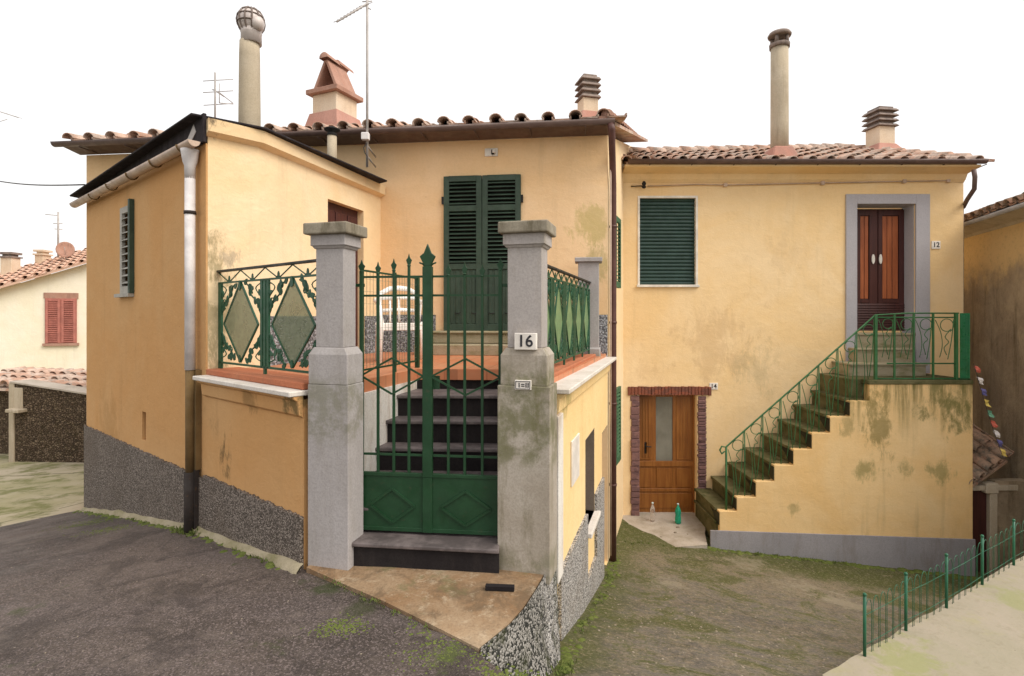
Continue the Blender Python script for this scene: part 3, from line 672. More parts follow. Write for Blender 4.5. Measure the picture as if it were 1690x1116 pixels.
# roof flue (tall) and tiered chimney
def flue_cap(mb,c,r,h,m=0):
    c=V(c); mb.lathe(c,[(r*1.12,0),(r*1.15,.07),(r*1.0,.08)],20,m)
    for k in range(4):
        a=math.pi/4+k*math.pi/2; p=c+V((math.cos(a)*r*.85,math.sin(a)*r*.85,.07)); mb.tube([p,p+V((0,0,h))],.032,6,m)
    mb.lathe(c+V((0,0,.07+h)),[(r*1.25,0),(r*1.32,.03),(r*1.15,.07),(r*.5,.10),(.02,.11)],20,m)
Yc=9.75; X0=(1286.5-CX)/FPX*Yc
mb=MB(); mb.lathe((X0,Yc,2.85),[(.150,0),(.150,.6),(.148,1.2),(.146,zat(80,Yc)-2.85)],22); ch=mb.build('chimney',M['chim_cement'],hc,label='tall round cement flue on the right roof')
mb=MB(); flue_cap(mb,(X0,Yc,zat(80,Yc)),.150,.13); mb.build('cowl',M['pot'],ch)
mb=MB(); mb.hexa([(X0-.26,Yc-.26,2.72),(X0+.26,Yc-.26,2.72),(X0+.26,Yc+.25,2.9),(X0-.26,Yc+.25,2.9),(X0-.165,Yc-.165,3.0),(X0+.165,Yc-.165,3.0),(X0+.165,Yc+.165,3.0),(X0-.165,Yc+.165,3.0)]); mb.build('flashing',M['redpaint'],ch,.02)
def tier_chimney(x0,x1,ytop,ybot,yj,Y,parent,label,rot=.15):
    Xc=((x0+x1)/2-CX)/FPX*Y; hw=(x1-x0)/2/FPX*Y; z0=zat(ybot,Y); zj=zat(yj,Y); z1=zat(ytop,Y)
    def rb(mb,w,za,zb,w2=None,m=0):
        w2=w2 or w; R=Matrix.Rotation(rot,3,'Z'); c=V((Xc,Y,0)); pts=[]
        for ww,z in ((w,za),(w2,zb)):
            for sx,sy in ((-1,-1),(1,-1),(1,1),(-1,1)): pts.append(c+R@V((sx*ww,sy*ww,0))+V((0,0,z)))
        mb.hexa(pts,m)
    mb=MB(); rb(mb,hw*.78,z0-.25,zj); c=mb.build('chimney',M['chim_yel'],parent,.008,label=label)
    mb=MB(); n=4; h=(z1-zj)/n
    for i in range(n):
        z=zj+i*h; rb(mb,hw*.70,z,z+h); rb(mb,hw*1.04,z+.02*h,z+h*.55,hw*.86); 
    mb.build('pot_stack',M['pot'],c,.012,2)
    mb=MB(); rb(mb,hw*1.5,z0-.2,z0+.04,hw*.84); mb.build('flashing',M['redpaint'],c,.01)
tier_chimney(1434,1471,180,244,213,11.6,hc,'short chimney with four tiers of weathered pots on the right roof')

# ================================================================== OUTSIDE STAIR
st=thing('staircase','outside stone staircase with mossy steps and a stained yellow side wall, up to door 12','staircase',(4.0,8.9,-3.6))
saw=[(1187.6,844),(1216,821),(1247.5,795),(1278,768),(1309.5,742),(1340,715),(1370,688),(1403,662),(1435,635.5)]
sawm=[((x-CX)/FPX*8.4,zat(y,8.4)) for x,y in saw]
poly=[(sawm[0][0],-4.5)]
for i,(x,z) in enumerate(sawm):
    zz=z if i<len(sawm)-1 else -.995
    poly.append((x,zz)); nx=sawm[i+1][0] if i<len(sawm)-1 else 7.10
    poly.append((nx,zz))
poly.append((7.10,-4.5))
mb=MB(); mb.prism([V((x,8.40,z)) for x,z in poly],V((0,.14,0)))
mb.box(6.96,7.10,8.54,9.46,-4.5,-1.05)
mb.build('side_wall',M['stucco_s'],st,.008,2)
mb=MB(); X0=(1172-CX)/FPX*8.39
mb.prism([V((X0,8.375,-4.5)),V((7.12,8.375,-4.5)),V((7.12,8.375,zat(890,8.39))),V((X0,8.375,zat(875,8.39)))],V((0,.024,0))); mb.build('plinth',M['plinth'],st,.004)
mb=MB(); 
for i,(x,z) in enumerate([(sawm[0][0]-.03,-3.22)]+sawm[:-1]):
    mb=MB(); nx=([(0,0)]+sawm)[i+1][0] if i==0 else sawm[i][0]
    x1=sawm[i][0] if i<len(sawm) else x+.3
    zt=z+.02 if i else z+.04
    R=random.Random(i); y0=8.515 if i else 8.46; dx=0
    xa_=x+dx+R.uniform(-.012,.012)
    mb.box(xa_,x1+.02,y0,9.46,-4.4 if i==0 else z-.30,zt-.04)
    mb.box(xa_-.03,x1-.02,y0-.006,9.46,zt-.04,zt+.006)
    zl=sawm[i-2][1]+.02 if i>1 else -3.22
    if i: mb.prism([V((x-.014,8.402,zl)),V((x-.014,8.47+R.uniform(0,.06),zl)),V((x-.014,8.62+R.uniform(-.04,.05),(zl+zt)/2)),V((x-.014,8.84+R.uniform(-.06,.05),zt-.045)),V((x-.014,8.402,zt-.045))],V((.012,0,0)),1)  # black patch on the riser's outer part, widening towards the top
    mb.build('step',[M['step_moss'],M['riser_black']],st,.012,2)
mb=MB(); mb.box(sawm[-1][0]-.20,7.10,8.56,9.46,-1.30,-.985); mb.box(sawm[-1][0]-.03,7.10,8.38,8.56,-1.05,-.985); mb.build('landing',M['step_moss'],st,.01)
hstep('step',1403,1530,600,8.95,-.985,st); hstep('step',1415,1509,575,9.2,-.985,st,'step_up')
z=zat(550,9.44); mb=MB(); mb.box((1413.5-CX)/FPX*9.47,(1509.5-CX)/FPX*9.47,9.465,9.78,-.99,z-.035); mb.box((1413.5-CX)/FPX*9.47,(1509.5-CX)/FPX*9.47,9.44,9.78,z-.035,z); mb.build('threshold',M['step_up'],hc,.006)
# stair railing
sr=thing('stair_railing','thin green iron stair railing with scrolls beside the mossy outside steps','railing',(4.0,8.46,-3.2))
RF=Fr((3.0,8.47),(7.1,8.47))
def rp(x,y): 
    k=(x-CX)/FPX*8.47; return (k-3.0, zat(y,8.47))
A0,A1=rp(1198,738),rp(1445,520)
mb=MB(); RF.curve(mb,[rp(1196,745),rp(1191,749),rp(1188,743),rp(1191,737),A0,A1,rp(1500,517),rp(1582,517)],.013,0,6); mb.build('handrail',M['stair_green'],sr)
def railz(s): 
    return A0[1]+(A1[1]-A0[1])*(s-A0[0])/(A1[0]-A0[0]) if s<A1[0] else lerp(s,[(A1[0],A1[1]),(rp(1500,0)[0],rp(0,517)[1]),(9,rp(0,517)[1])])
def stepz(s):
    X=s+3.0; z=-3.25
    for x,zz in sawm:
        if X>=x-.02: z=zz
    return z if X<sawm[-1][0] else -.985
posts=[1198.5]+[1229,1259,1289,1320,1351.5,1383,1414]
for i,x in enumerate(posts):
    s=rp(x,0)[0]; mb=MB(); RF.curve(mb,[(s,stepz(s)-.02),(s,railz(s))],.016 if i==0 else .009,0,6); mb.build('baluster',M['stair_green'],sr)
def scroll(s0,s1,zb0,zb1,zt0,zt1,name='scroll'):
    """S scroll filling the bay between two balusters"""
    mb=MB(); w=s1-s0; pts=[]
    zt=(zt0+zt1)/2; r=w*.32; cx=s0+w*.62; cz_=zt-r*1.15-.0
    for k in range(15):
        t=math.radians(-60+k*27); rr=r*(1-.012*k); pts.append((cx+rr*math.cos(t),cz_+rr*math.sin(t)))
    pts+= [(s0+w*.55,cz_-r*1.6),(s0+w*.72,cz_-r*2.4),(s0+w*.5,cz_-r*3.2),(s0+w*.62,(zb0+zb1)/2+.12)]
    RF.curve(mb,pts,.0062,0,5,sm=3)
    RF.curve(mb,[(s0+w*.1,zt0-.04),(s0+w*.35,(zt0*2+zb0)/3),(s0+w*.42,(zt0+2*zb0)/3+.03),(s0+w*.3,zb0+.08)],.0055,.0,5,sm=4)
    RF.curve(mb,[(s1-.02,zt1-.03),(s1-w*.16,(zt1+zb1)/2),(s1-w*.33,zb1+.05)],.0065,0,5,sm=4)
    return mb.build(name,M['stair_green'],sr)
for x0,x1 in zip(posts,posts[1:]+[1445]):
    a,b=rp(x0,0)[0],rp(x1,0)[0]; scroll(a,b,stepz(a),stepz(b-.03),railz(a),railz(b))
for x,w in ((1445,.02),(1476,.012),(1508,.012),(1540,.012),(1578,.02)):
    s=rp(x,0)[0]; mb=MB(); RF.box(mb,s-w,s+w,-.985,railz(s),-w,w); mb.build('post',M['stair_green'],sr)
for q_ in ((1445,524,1578),(1464,600,1578),(1445,625,1600)):
    mb=MB(); RF.curve(mb,[rp(q_[0],q_[1]),rp(q_[2],q_[1])],.012,0,6); mb.build('cross_rail',M['stair_green'],sr)
for x0,x1 in ((1447,1476),(1476,1508),(1508,1540),(1540,1576)):
    a,b=rp(x0,0)[0],rp(x1,0)[0]; scroll(a,b,-.72,-.72,rp(0,524)[1],rp(0,524)[1])
mb=MB(); a=rp(1583,0)[0]; b=rp(1602,0)[0]; n_=9
for i in range(n_):
    s0=a+(b-a)*i/n_; s1=a+(b-a)*(i+1)/n_; oo=.012*(1 if i%2 else -1)
    mb.add([RF.p(s0,-.985,-oo),RF.p(s1,-.985,oo),RF.p(s1,rp(0,517)[1],oo),RF.p(s0,rp(0,517)[1],-oo)],[(0,1,2,3)])
mb.build('screen_panel',M['sheet_green'],sr)

# door 14 forecourt
sheet('doorstep',[(1.93,9.6),(3.35,9.6),(2.98,8.32),(2.4,8.24),(1.66,8.22)],lambda x,y:-3.455-.03*(9.47-y),M['doorstep'],.3,.2,.03)
# bottles
def bottle(name,x,y,Y,mat,label,h=.31,r=.042):
    p=P(x,y,Y); p.z=-3.455-.03*(9.47-Y); t=thing(name,label,'bottle',p,'plastic bottles on the doorstep of number 14')
    mb=MB(); mb.lathe(p,[(r*.8,0),(r,.012),(r,.1),(r*.86,.14),(r,.18),(r*.95,h*.66),(r*.5,h*.84),(.014,h*.9),(.014,h*.95)],16); mb.build('body',mat,t)
    mb=MB(); mb.lathe(p+V((0,0,h*.95)),[(.017,0),(.017,.02)],12); mb.build('cap',M['cap_pl'],t)
bottle('plastic_bottle',1077,846,9.22,M['bottle_c'],'clear plastic bottle standing on the doorstep against the wooden door')
bottle('plastic_bottle',1119,853,9.12,M['bottle_g'],'green plastic bottle standing on the doorstep against the wooden door',.33,.05)
# number plates
def plate(fr,x0,x1,y0,y1,o,txt,label,size):
    s0,z0=fr.sz(x0,y1,o); s1,z1=fr.sz(x1,y0,o)
    zc=(z0+z1)/2; hh=abs(z1-z0)/2
    t=thing('house_number_plate',label,'sign',fr.p((s0+s1)/2,zc,o),'house number plates')
    mb=MB(); fr.box(mb,min(s0,s1),max(s0,s1),zc-hh,zc+hh,o,o+.012); mb.build('plate',M['plate'],t,.003)
    if txt: text_mesh(fr,txt,(s0+s1)/2,zc,o+.0135,size,M['ink'],'number',t)
    return t,(s0+s1)/2,zc
plate(WC,1170.5,1184.5,632,643,.002,'14','small white number plate 14 beside the brick lintel','sz' and .105)
plate(WC,1537,1551.5,398,411,.002,'12','small white number plate 12 right of the grey door surround',.115)

# ================================================================== MIDDLE HOUSE
hb=thing('house','middle yellow house behind the terrace, with a green shuttered door and tiled roof','house',(-2,8,-3.4))
def fs(x): return WF.sz(x,0)[0]
def fp(x,y): return WF.sz(x,y)
s_l,_=fp(735.5,0); s_r,_=fp(857.5,0); _,zt_=fp(800,293); _,zb_=fp(800,546)
hole=(s_r,s_l,zb_,zt_)
mb=MB(); WF.wall(mb,0,WF.L,-3.9,2.42,.3,[hole]); 
lf=V(WF.p(WF.L,0,0)); mb.box(lf.x,lf.x+.3,lf.y+.31,13,-3.9,2.42)
wb=WB.L
mb.build('wall',M['stucco_b'],hb)
mb=MB() # gable side wall up to the verge
q0=WB.p(wb+.002,0,-.0); 
poly=[(wb-.0,-3.9),(wb+4.3,-3.9),(wb+4.3,3.55),(wb,2.42)]
mb.prism([WB.p(s,z,-.30) for s,z in poly],WB.n*.30); mb.build('side_wall',M['stucco_d'],hb)
# roof of middle house
u=-WF.u; back=-WF.n
e0=WF.p(WF.L+.12,2.53,.30); e1=WF.p(-.02,2.53,.30); upb=(back+V((0,0,.25))).normalized()
mb=MB(); mb.prism([e0+V((0,0,-.05)),e1+V((0,0,-.05)),e1+upb*3.7+V((.95,0,-.05)),e0+upb*3.7+V((0,0,-.05))],V((0,0,.045)))
tiles(mb,e0+V((.1,0,0)),e1-V((.1,0,0)),upb,9,.345,.40,.088,.075,5)
rb_=mb.build('roof',M['tile'],hb)
mb=MB(); v0=WB.p(wb-.28,2.56,.03); v1=WB.p(wb+3.7,3.53,.10)
ridge(mb,v0+V((0,0,0)),v1,.085); mb.prism([v0+V((0,0,-.03)),v0+V((-.2,0,-.03)),v1+V((-.2,0,-.03)),v1+V((0,0,-.03))],V((0,0,.05))); mb.build('verge_tiles',M['terracap'],hb)
mb=MB(); ga=WF.p(WF.L+.16,2.50,.36); gb=WF.p(-.07,2.50,.36); gutter(mb,ga,gb,.062)
for i in range(11):
    p=WF.p(.3+i*.72,2.43,.3); mb.tube([p+WF.n*.06,p-WF.n*.1,p-WF.n*.3+V((0,0,-.0))],.008,5)
mb.build('gutter',M['gutter_brown'],hb)
mb=MB(); WF.sec(mb,-.0,WF.L+.10,[(.002,2.425),(.33,2.47),(.33,2.505),(.002,2.46)]); mb.build('soffit',M['gutter_brown'],hb)
dp=[P(1005,208,7.0),P(1006,228,7.0),P(1010,262,7.2),P(1013,300,7.42)]
b0=WB.p(wb+.12,0,.06)
mb=MB(); mb.tube([gb+V((-.05,0,-.05)),gb+V((-.04,.0,-.12)),V((b0.x-.04,b0.y-.16,2.12)),V((b0.x,b0.y,1.75)),V((b0.x,b0.y,0)),V((b0.x,b0.y,-3.38))],.045,12)
for z in (1.2,-.1,-1.2,-2.3): mb.lathe((b0.x,b0.y,z),[(.052,0),(.052,.03)],12)
mb.build('downpipe',M['pipe_brown'],hb)
mb=MB(); p=WB.p(wb+.0,0,.03); mb.tube([V((p.x+.01,p.y-.0,2.3)),V((p.x+.01,p.y,-3.2))],.012,6); mb.build('cable',M['gutter_tan'],hb)
# shuttered french door
def shutter(fr,s0,s1,z0,z1,o,parent,mat,solid=.0,split=None,name='shutter',pitch=.055,label=None):
    mb=MB(); w=.075; t=.035
    fr.box(mb,s0,s0+w,z0,z1,o,o+t); fr.box(mb,s1-w,s1,z0,z1,o,o+t)
    cuts=[z0,z1]+( split or [])
    cuts=sorted(cuts)
    for c in cuts:
        a,b=(c,c+.09) if c==z0 else ((c-.075,c) if c==z1 else (c-.04,c+.04)); fr.box(mb,s0+w,s1-w,a,b,o,o+t)
    for i,(a,b) in enumerate(zip(cuts,cuts[1:])):
        if i<solid: 
            fr.box(mb,s0+w,s1-w,a+.04,b-.04,o+.004,o+.016); n=5
            for k in range(n): 
                x=s0+w+(s1-s0-2*w)*(k+.5)/n; fr.box(mb,x-.02,x+.02,a+.1,b-.05,o+.016,o+.024)
        else: 
            louvres(fr,mb,s0+w,s1-w,a+(.09 if a==z0 else .04),b-(.075 if b==z1 else .04),o+t/2,pitch,w=.05)
    ob=mb.build(name,mat,parent,.003); 
    if label: ob['label']=label
    return ob
fd=MB(); WF.box(fd,s_r,s_l,zb_,zt_,-.12,-.09); door=fd.build('door',M['dark'],hb)
mid=(s_l+s_r)/2; _,zm1=fp(800,440); _,zm0=fp(800,344)
for a,b in ((s_r-.02,mid-.004),(mid+.004,s_l+.02)):
    shutter(WF,a,b,zb_-.0,zt_+.02,.006,door,M['shutter_green'],1,[zm1,zm0])
for s in (s_r-.03,s_l+.03):
    z=fp(800,330)[1]; mb=MB(); WF.box(mb,s-.02,s+.02,z-.05,z+.05,.006,.04); mb.build('hinge',M['dark'],door)
for x in (756,783,812,838):
    s=fs(x); z=fp(800,516)[1]; mb=MB(); mb.tube([WF.p(s-.035,z,.03),WF.p(s-.02,z-.012,.055),WF.p(s+.02,z-.012,.055),WF.p(s+.035,z,.03)],.007,5); mb.build('pull_handle',M['dark'],door)
mb=MB(); a=s_r-.12; b=s_l+.12
WF.box(mb,a,b,-.36,zb_-.03,.002,.28); WF.box(mb,a-.03,b+.03,zb_-.03,zb_,.002,.31); mb.build('doorstep',M['step_up'],hb,.008)
mb=MB(); WF.box(mb,a-.1,b+.16,T,-.365,.002,.58); mb.build('doorstep',M['step_up'],hb,.008)
for a_,b_ in ((0,s_r-.14),(s_l+.14,fs(628))):
    mb=MB(); WF.box(mb,a_,b_,T-.05,.02,.003,.022); mb.build('dado',M['peb_terrace'],hb)
mb=MB(); s,z=fp(811,252); WF.box(mb,s-.09,s+.09,z-.055,z+.055,.001,.02); WF.box(mb,s-.06,s-.02,z-.02,z+.03,.02,.06,0)
vb=mb.build('vent_plate',M['white_frame'],hb,.006); mb=MB(); WF.box(mb,s-.045,s-.005,z-.035,z+.03,.02,.045); mb.build('vent_hole',M['dark'],vb,.004)
# little shutters folded on the side wall past the downpipe
for (z0,z1) in ((.42,1.45),(-2.15,-1.05)):
    mb=MB(); A=WB.p(wb+.55,0,.02); f2=Fr((A.x,A.y),(A.x+.155,A.y+.40)); 
    shutter(f2,0,.42,z0,z1,0,hb,M['shutter_light'],label='open green shutter on the side wall past the downpipe')
# chimney with pitched terracotta cap
Yk=8.35; Xk=(553-CX)/FPX*Yk; R=Matrix.Rotation(-.42,3,'Z')
def rbx(mb,hx,hy,z0,z1,hx2=None,hy2=None,c=None):
    hx2=hx if hx2 is None else hx2; hy2=hy if hy2 is None else hy2; c=V((Xk,Yk,0)) if c is None else c; pts=[]
    for a,b,z in ((hx,hy,z0),(hx2,hy2,z1)):
        for sx,sy in ((-1,-1),(1,-1),(1,1),(-1,1)): pts.append(c+R@V((sx*a,sy*b,0))+V((0,0,z)))
    mb.hexa(pts)
z1=zat(163,Yk); zb=zat(200,Yk)
mb=MB(); rbx(mb,.23,.23,zb-.5,z1); ck=mb.build('chimney',M['chim_yel'],hb,.008,label='square chimney with a tent of terracotta slabs')
mb=MB(); rbx(mb,.36,.36,zb-.35,zb+.06,.26,.26); mb.build('flashing',M['redpaint'],ck)
mb=MB(); rbx(mb,.30,.30,z1,z1+.07); h=zat(104,Yk)-z1-.07
c=V((Xk,Yk,0))
for sx in (-1,1):                            # two leaning slabs and a back slab
    pts=[c+R@V((sx*.24,-.22,0))+V((0,0,z1+.07)),c+R@V((sx*.24,.22,0))+V((0,0,z1+.07)),c+R@V((sx*.035,.2,0))+V((0,0,z1+.07+h*.92)),c+R@V((sx*.035,-.2,0))+V((0,0,z1+.07+h*.92))]
    mb.prism(pts,R@V((-sx*.05,0,0)))
q0=c+R@V((0,-.25,0))+V((0,0,z1+.06+h*.93)); q1=c+R@V((0,.25,0))+V((0,0,z1+.06+h*.93)); vs=[]
ridge(mb,q0,q1,.085,.27)
mb.prism([c+R@V((-.1,.03,0))+V((0,0,z1+.07)),c+R@V((.2,.03,0))+V((0,0,z1+.07)),c+R@V((.03,.03,0))+V((0,0,z1+.07+h*.8)),c+R@V((-.03,.03,0))+V((0,0,z1+.07+h*.8))],R@V((0,.03,0)))
mb.build('tent_cap',M['terracap'],ck,.006)
tier_chimney(953,987,127,192,166,8.15,hb,'short chimney with tiered dark pots at the right end of the middle roof',.25)

# ================================================================== ANNEX (low wing at the left)
an=thing('annex','low wing at the left with orange side wall, white downpipe and louvred slit window','building',(-3.6,6.6,-2))
def as_(x,y=0): return WA.sz(x,y)
c1=(-2.82,5.055); c2=(-2.50,5.39); c3=(WF.p(fs(628),0,0).x,WF.p(fs(628),0,0).y)
sc1=(V((c1[0],c1[1],0))-WA.a).dot(WA.u)
w0=as_(200)[0]; w1=as_(219)[0]; zt=as_(209,341)[1]; zbw=as_(209,485)[1]
n0=as_(234.5)[0]; n1=as_(241)[0]; nz0=as_(238,727)[1]; nz1=as_(238,680)[1]
mb=MB(); WA.wall(mb,sc1,WA.L,-3.4,1.60,.25,[(min(w0,w1),max(w0,w1),zbw,zt),(min(n0,n1),max(n0,n1),nz0,nz1)]); 
e=WA.p(WA.L,0,0); 
mb.prism([V((e.x,e.y,-3.4)),V((e.x+.05,e.y+.9,-3.4)),V((e.x+.3,e.y+.9,-3.4)),V((e.x+.35,e.y+.02,-3.4))],V((0,0,5.0)))
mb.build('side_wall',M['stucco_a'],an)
mb=MB(); WA.box(mb,min(n0,n1),max(n0,n1),nz0,nz1,-.22,-.18); mb.build('dark_recess',M['dark'],an); mb=MB(); WA.box(mb,min(w0,w1)-.0,max(w0,w1)+.0,zbw,zt,-.2,-.16); mb.build('dark_recess',M['dark'],an)
D1=Fr(c1,c2); D2=Fr(c2,c3)
zr=1.70
mb=MB(); D1.wall(mb,.0,D1.L,T-.3,zr,.2); mb.build('front_pier',M['stucco_d'],an)
da,_=D2.sz(541,0); db,_=D2.sz(600,0); _,dzt=D2.sz(570,338)
mb=MB(); D2.wall(mb,.0,D2.L,T-.3,zr,.2,[(da,db,T-.3,dzt)]); mb.build('terrace_wall',M['stucco_d'],an)
mb=MB(); q=[]
n1,n2=D1.n,D2.n
for (o_,z_) in ((.002,1.665),(.075,1.70),(.085,1.815),(-.15,1.815),(-.15,1.701),(.002,1.701)):
    A_=D1.p(-.02,z_,o_); C_=D2.p(D2.L,z_,o_); m_=(n1+n2).normalized(); B_=D1.p(D1.L,z_,0)+m_*(o_/m_.dot(n1)); q.append((A_,B_,C_))
k=len(q)
mb.add([p[0] for p in q]+[p[1] for p in q]+[p[2] for p in q],[tuple(range(k)),tuple(range(2*k,3*k))[::-1]]+[(i,(i+1)%k,k+(i+1)%k,k+i) for i in range(k)]+[(k+i,k+(i+1)%k,2*k+(i+1)%k,2*k+i) for i in range(k)])
mb.build('cornice',M['stucco_d'],an)
mb=MB(); D2.box(mb,da,db,T-.02,dzt,-.14,-.09)
dd=mb.build('door',M['wood_red'],an,label='dark red door opening on the terrace behind the left pillar'); mb=MB()
for k in range(3): 
    s=da+(db-da)*(k+.0)/3; D2.box(mb,s+.02,s+(db-da)/3-.02,T+.15,dzt-.1,-.09,-.075)
mb.build('door_boards',M['wood_red'],dd,.004)
for a_,b_ in ((.05,da-.02),(db+.02,D2.L-.03)):
    mb=MB(); D2.box(mb,a_,b_,T-.05,.0,.003,.02); mb.build('dado',M['peb_terrace'],an)
# roof: plane falling from terrace side to the street corner at the back
r=[V((c1[0]-.10,c1[1]-.10,1.83)),V((c2[0]+.10,c2[1]-.08,1.82)),V((c3[0]+.16,c3[1]-.28,1.82)),V((c3[0]-.2,c3[1]+.05,1.83)),V((e.x-.15,e.y+.55,1.66)),V((e.x-.14,e.y-.12,1.62))]
mb=MB(); mb.prism(r,V((0,0,.022))); mb.build('roof',M['bitumen'],an,.006)
mb=MB(); sE=WA.L+.12                       # dark felt upstand along the gutter
WA.poly(mb,[(sc1-.03,1.60),(sE,1.585),(sE,1.64),(sc1+2.0,1.80),(sc1-.03,1.865)],.004,.035); mb.build('felt_upstand',M['bitumen'],an,.004)
mb=MB()
WA.poly(mb,[(sc1+.12,1.72),(sc1+.28,1.62),(sc1+.50,1.60),(sc1+.30,1.70),(sc1+.17,1.80)],.036,.041); mb.build('felt_patch',M['galv'],an)
mb=MB(); gutter(mb,WA.p(sE+.05,1.55,.10),WA.p(sc1-.0,1.60,.10),.055); mb.build('gutter',M['gutter_tan'],an)
for k in range(5):
    mb=MB(); s=sc1+.25+k*.72; p=WA.p(s,1.597-.012*k,.10); n=8
    pts=[p+WA.n*(.061*math.cos(math.pi+math.pi*i/n))+V((0,0,.061*math.sin(math.pi+math.pi*i/n))) for i in range(n+1)]; mb.tube(pts,.008,5); mb.build('gutter_bracket',M['iron_up'],an)
pp=WA.p(sc1+.16,0,.075)
mb=MB(); mb.lathe((pp.x,pp.y,1.28),[(.045,0),(.048,.12),(.062,.16),(.075,.24),(.08,.27)],16); mb.tube([V((pp.x,pp.y,1.3)),V((pp.x,pp.y,T-.0))],.045,14)
for z in (.95,): mb.lathe((pp.x,pp.y,z),[(.052,0),(.052,.03)],12,1)
mb.build('downpipe',[M['white_pvc'],M['iron']],an)
mb=MB(); WA.box(mb,sc1+.09,sc1+.23,-1.43,T-.0,.002,.05,0)
mb.tube([V((pp.x,pp.y,T)),V((pp.x,pp.y,-1.45))],.04,10); mb.build('pipe_casing',M['iron_up'],an)
mb=MB(); mb.tube([V((pp.x,pp.y,-1.45)),V((pp.x,pp.y,-2.05))],.052,10); WA.box(mb,sc1+.085,sc1+.235,-2.1,-1.43,.025,.06); mb.build('iron_downpipe',M['iron'],an)
# slit shutter
sh=shutter(WA,min(w0,w1),max(w0,w1),zbw,zt,-.02,an,M['shutter_grey'],pitch=.085)
mb=MB(); WA.box(mb,min(w0,w1)-.06,min(w0,w1)-.001,zbw,zt+.05,.002,.05); mb.build('shutter_leaf_edge',M['shutter_green'],an)
mb=MB(); WA.box(mb,min(w0,w1)-.05,max(w0,w1)+.05,zbw-.04,zbw,.001,.06); mb.build('sill',M['shutter_grey'],an)
# flue, tall cowl chimney
mb=MB(); Yf=6.85; X0=(548-CX)/FPX*Yf; mb.lathe((X0,Yf,1.7),[(.06,0),(.058,zat(222,Yf)-1.7)],14); fl=mb.build('flue',M['chim_cement'],an,label='short flue with a conical tin hat')
mb=MB(); mb.lathe((X0,Yf,zat(222,Yf)-.02),[(.065,0),(.06,.03),(.03,.05),(.095,.07),(.10,.085),(.04,.115),(.0,.12)],16); mb.build('cowl',M['dark'],fl)
Yt=6.7; X0=(412-CX)/FPX*Yt; zt=zat(70,Yt)
mb=MB(); mb.lathe((X0,Yt,1.7),[(.128,0),(.125,.8),(.118,1.5),(.113,zt-1.7)],22); tc=mb.build('chimney',M['chim_cement'],an,label='tall round cement flue with a swivelling metal cowl')
mb=MB(); mb.lathe((X0+.02,Yt,zt-.02),[(.12,0),(.118,.12),(.125,.13),(.118,.14),(.118,.2)],18); 
def ell(mb,c,rx,ry,rz,n=14,k=9):
    vs=[]; 
    for i in range(1,k):
        a=math.pi*i/k
        for j in range(n): t=2*math.pi*j/n; vs.append(V(c)+V((rx*math.sin(a)*math.cos(t),ry*math.sin(a)*math.sin(t),rz*math.cos(a))))
    fs_=[(i*n+j,i*n+(j+1)%n,(i+1)*n+(j+1)%n,(i+1)*n+j) for i in range(k-2) for j in range(n)]+[tuple(range(n)),tuple(range((k-2)*n,(k-1)*n))[::-1]]
    mb.add(vs,fs_,0,True)
ell(mb,(X0+.015,Yt,zt+.25),.155,.155,.165); ell(mb,(X0+.12,Yt-.05,zt+.20),.08,.09,.09)
for i in range(12):
    a=i*math.pi/6; mb.tube([V((X0+.015+.158*math.sin(t)*math.cos(a),Yt+.158*math.sin(t)*math.sin(a),zt+.25+.168*math.cos(t))) for t in [math.pi*k/8 for k in range(9)]],.011,4,1)
for q_ in (.8,1.25,1.75): mb.tube([V((X0+.015+.16*math.sin(q_)*math.cos(t),Yt+.16*math.sin(q_)*math.sin(t),zt+.25+.17*math.cos(q_))) for t in [2*math.pi*k/16 for k in range(17)]],.008,4,1)
mb.build('cowl',[M['cowl'],M['cowl_dark']],tc)

# ================================================================== TERRACE
te=thing('terrace','raised terrace behind the green gate, with orange floor, pale coping and pebbledash base','terrace',(-.6,5.5,-1.8))
LS0=(-1.17,4.20); LS1=(-.90,5.16)                       # left edge of the stair well
def rx(Y): return .318-.36+.3*(Y-4.09)
fl=[V((-1.42,4.10,0)),V((LS0[0]-.02,4.2,0)),V((LS1[0],LS1[1],0)),V((rx(5.10),5.10,0)),V((rx(4.16),4.16,0)),V((.25,4.15,0)),V((1.26,7.29,0)),V((c3[0],c3[1],0)),V((c2[0],c2[1],0)),V((c1[0],c1[1]-.02,0))]
mb=MB(); mb.prism([V((p.x,p.y,T-.10)) for p in fl],V((0,0,.10)))
mb.build('floor',M['floor'],te)
# front wall, left of gate
s_end=sc1
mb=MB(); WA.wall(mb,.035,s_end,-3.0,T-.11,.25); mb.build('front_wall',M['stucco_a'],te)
mb=MB(); WA.sec(mb,.036,s_end-.0,[(.0,-.745),(.035,-.72),(.045,-.62),(.08,-.60),(.08,T-.08),(0,T-.08)]); mb.build('cornice',M['stucco_a'],te,.004)
mb=MB(); WA.box(mb,.03,s_end+.0,T-.08,T-.042,-.30,.115); mb.build('coping',M['coping'],te,.006)
mb=MB(); WA.box(mb,.05,s_end,T-.041,T+.012,-.30,-.0); mb.build('kerb',M['kerb_red'],te,.008)
def ragged(fr,s0,s1,z0,z1,o0,o1,mat,name,parent,amp=.018):
    mb=MB(); n=int(abs(s1-s0)/.022); top=[(s0+(s1-s0)*i/n, z1+amp*noise.noise(V((i*.9,s0*3,z1)))) for i in range(n+1)]
    fr.poly(mb,[(s1,z0),(s0,z0)]+top,o0,o1); return mb.build(name,mat,parent)
ragged(WA,.034,s_end,-3.0,-1.46,.001,.028,M['peb_left'],'pebbledash_base',te)
ragged(WA,s_end+.001,WA.L,-3.4,-1.50,.001,.028,M['peb_left'],'pebbledash_base',an)
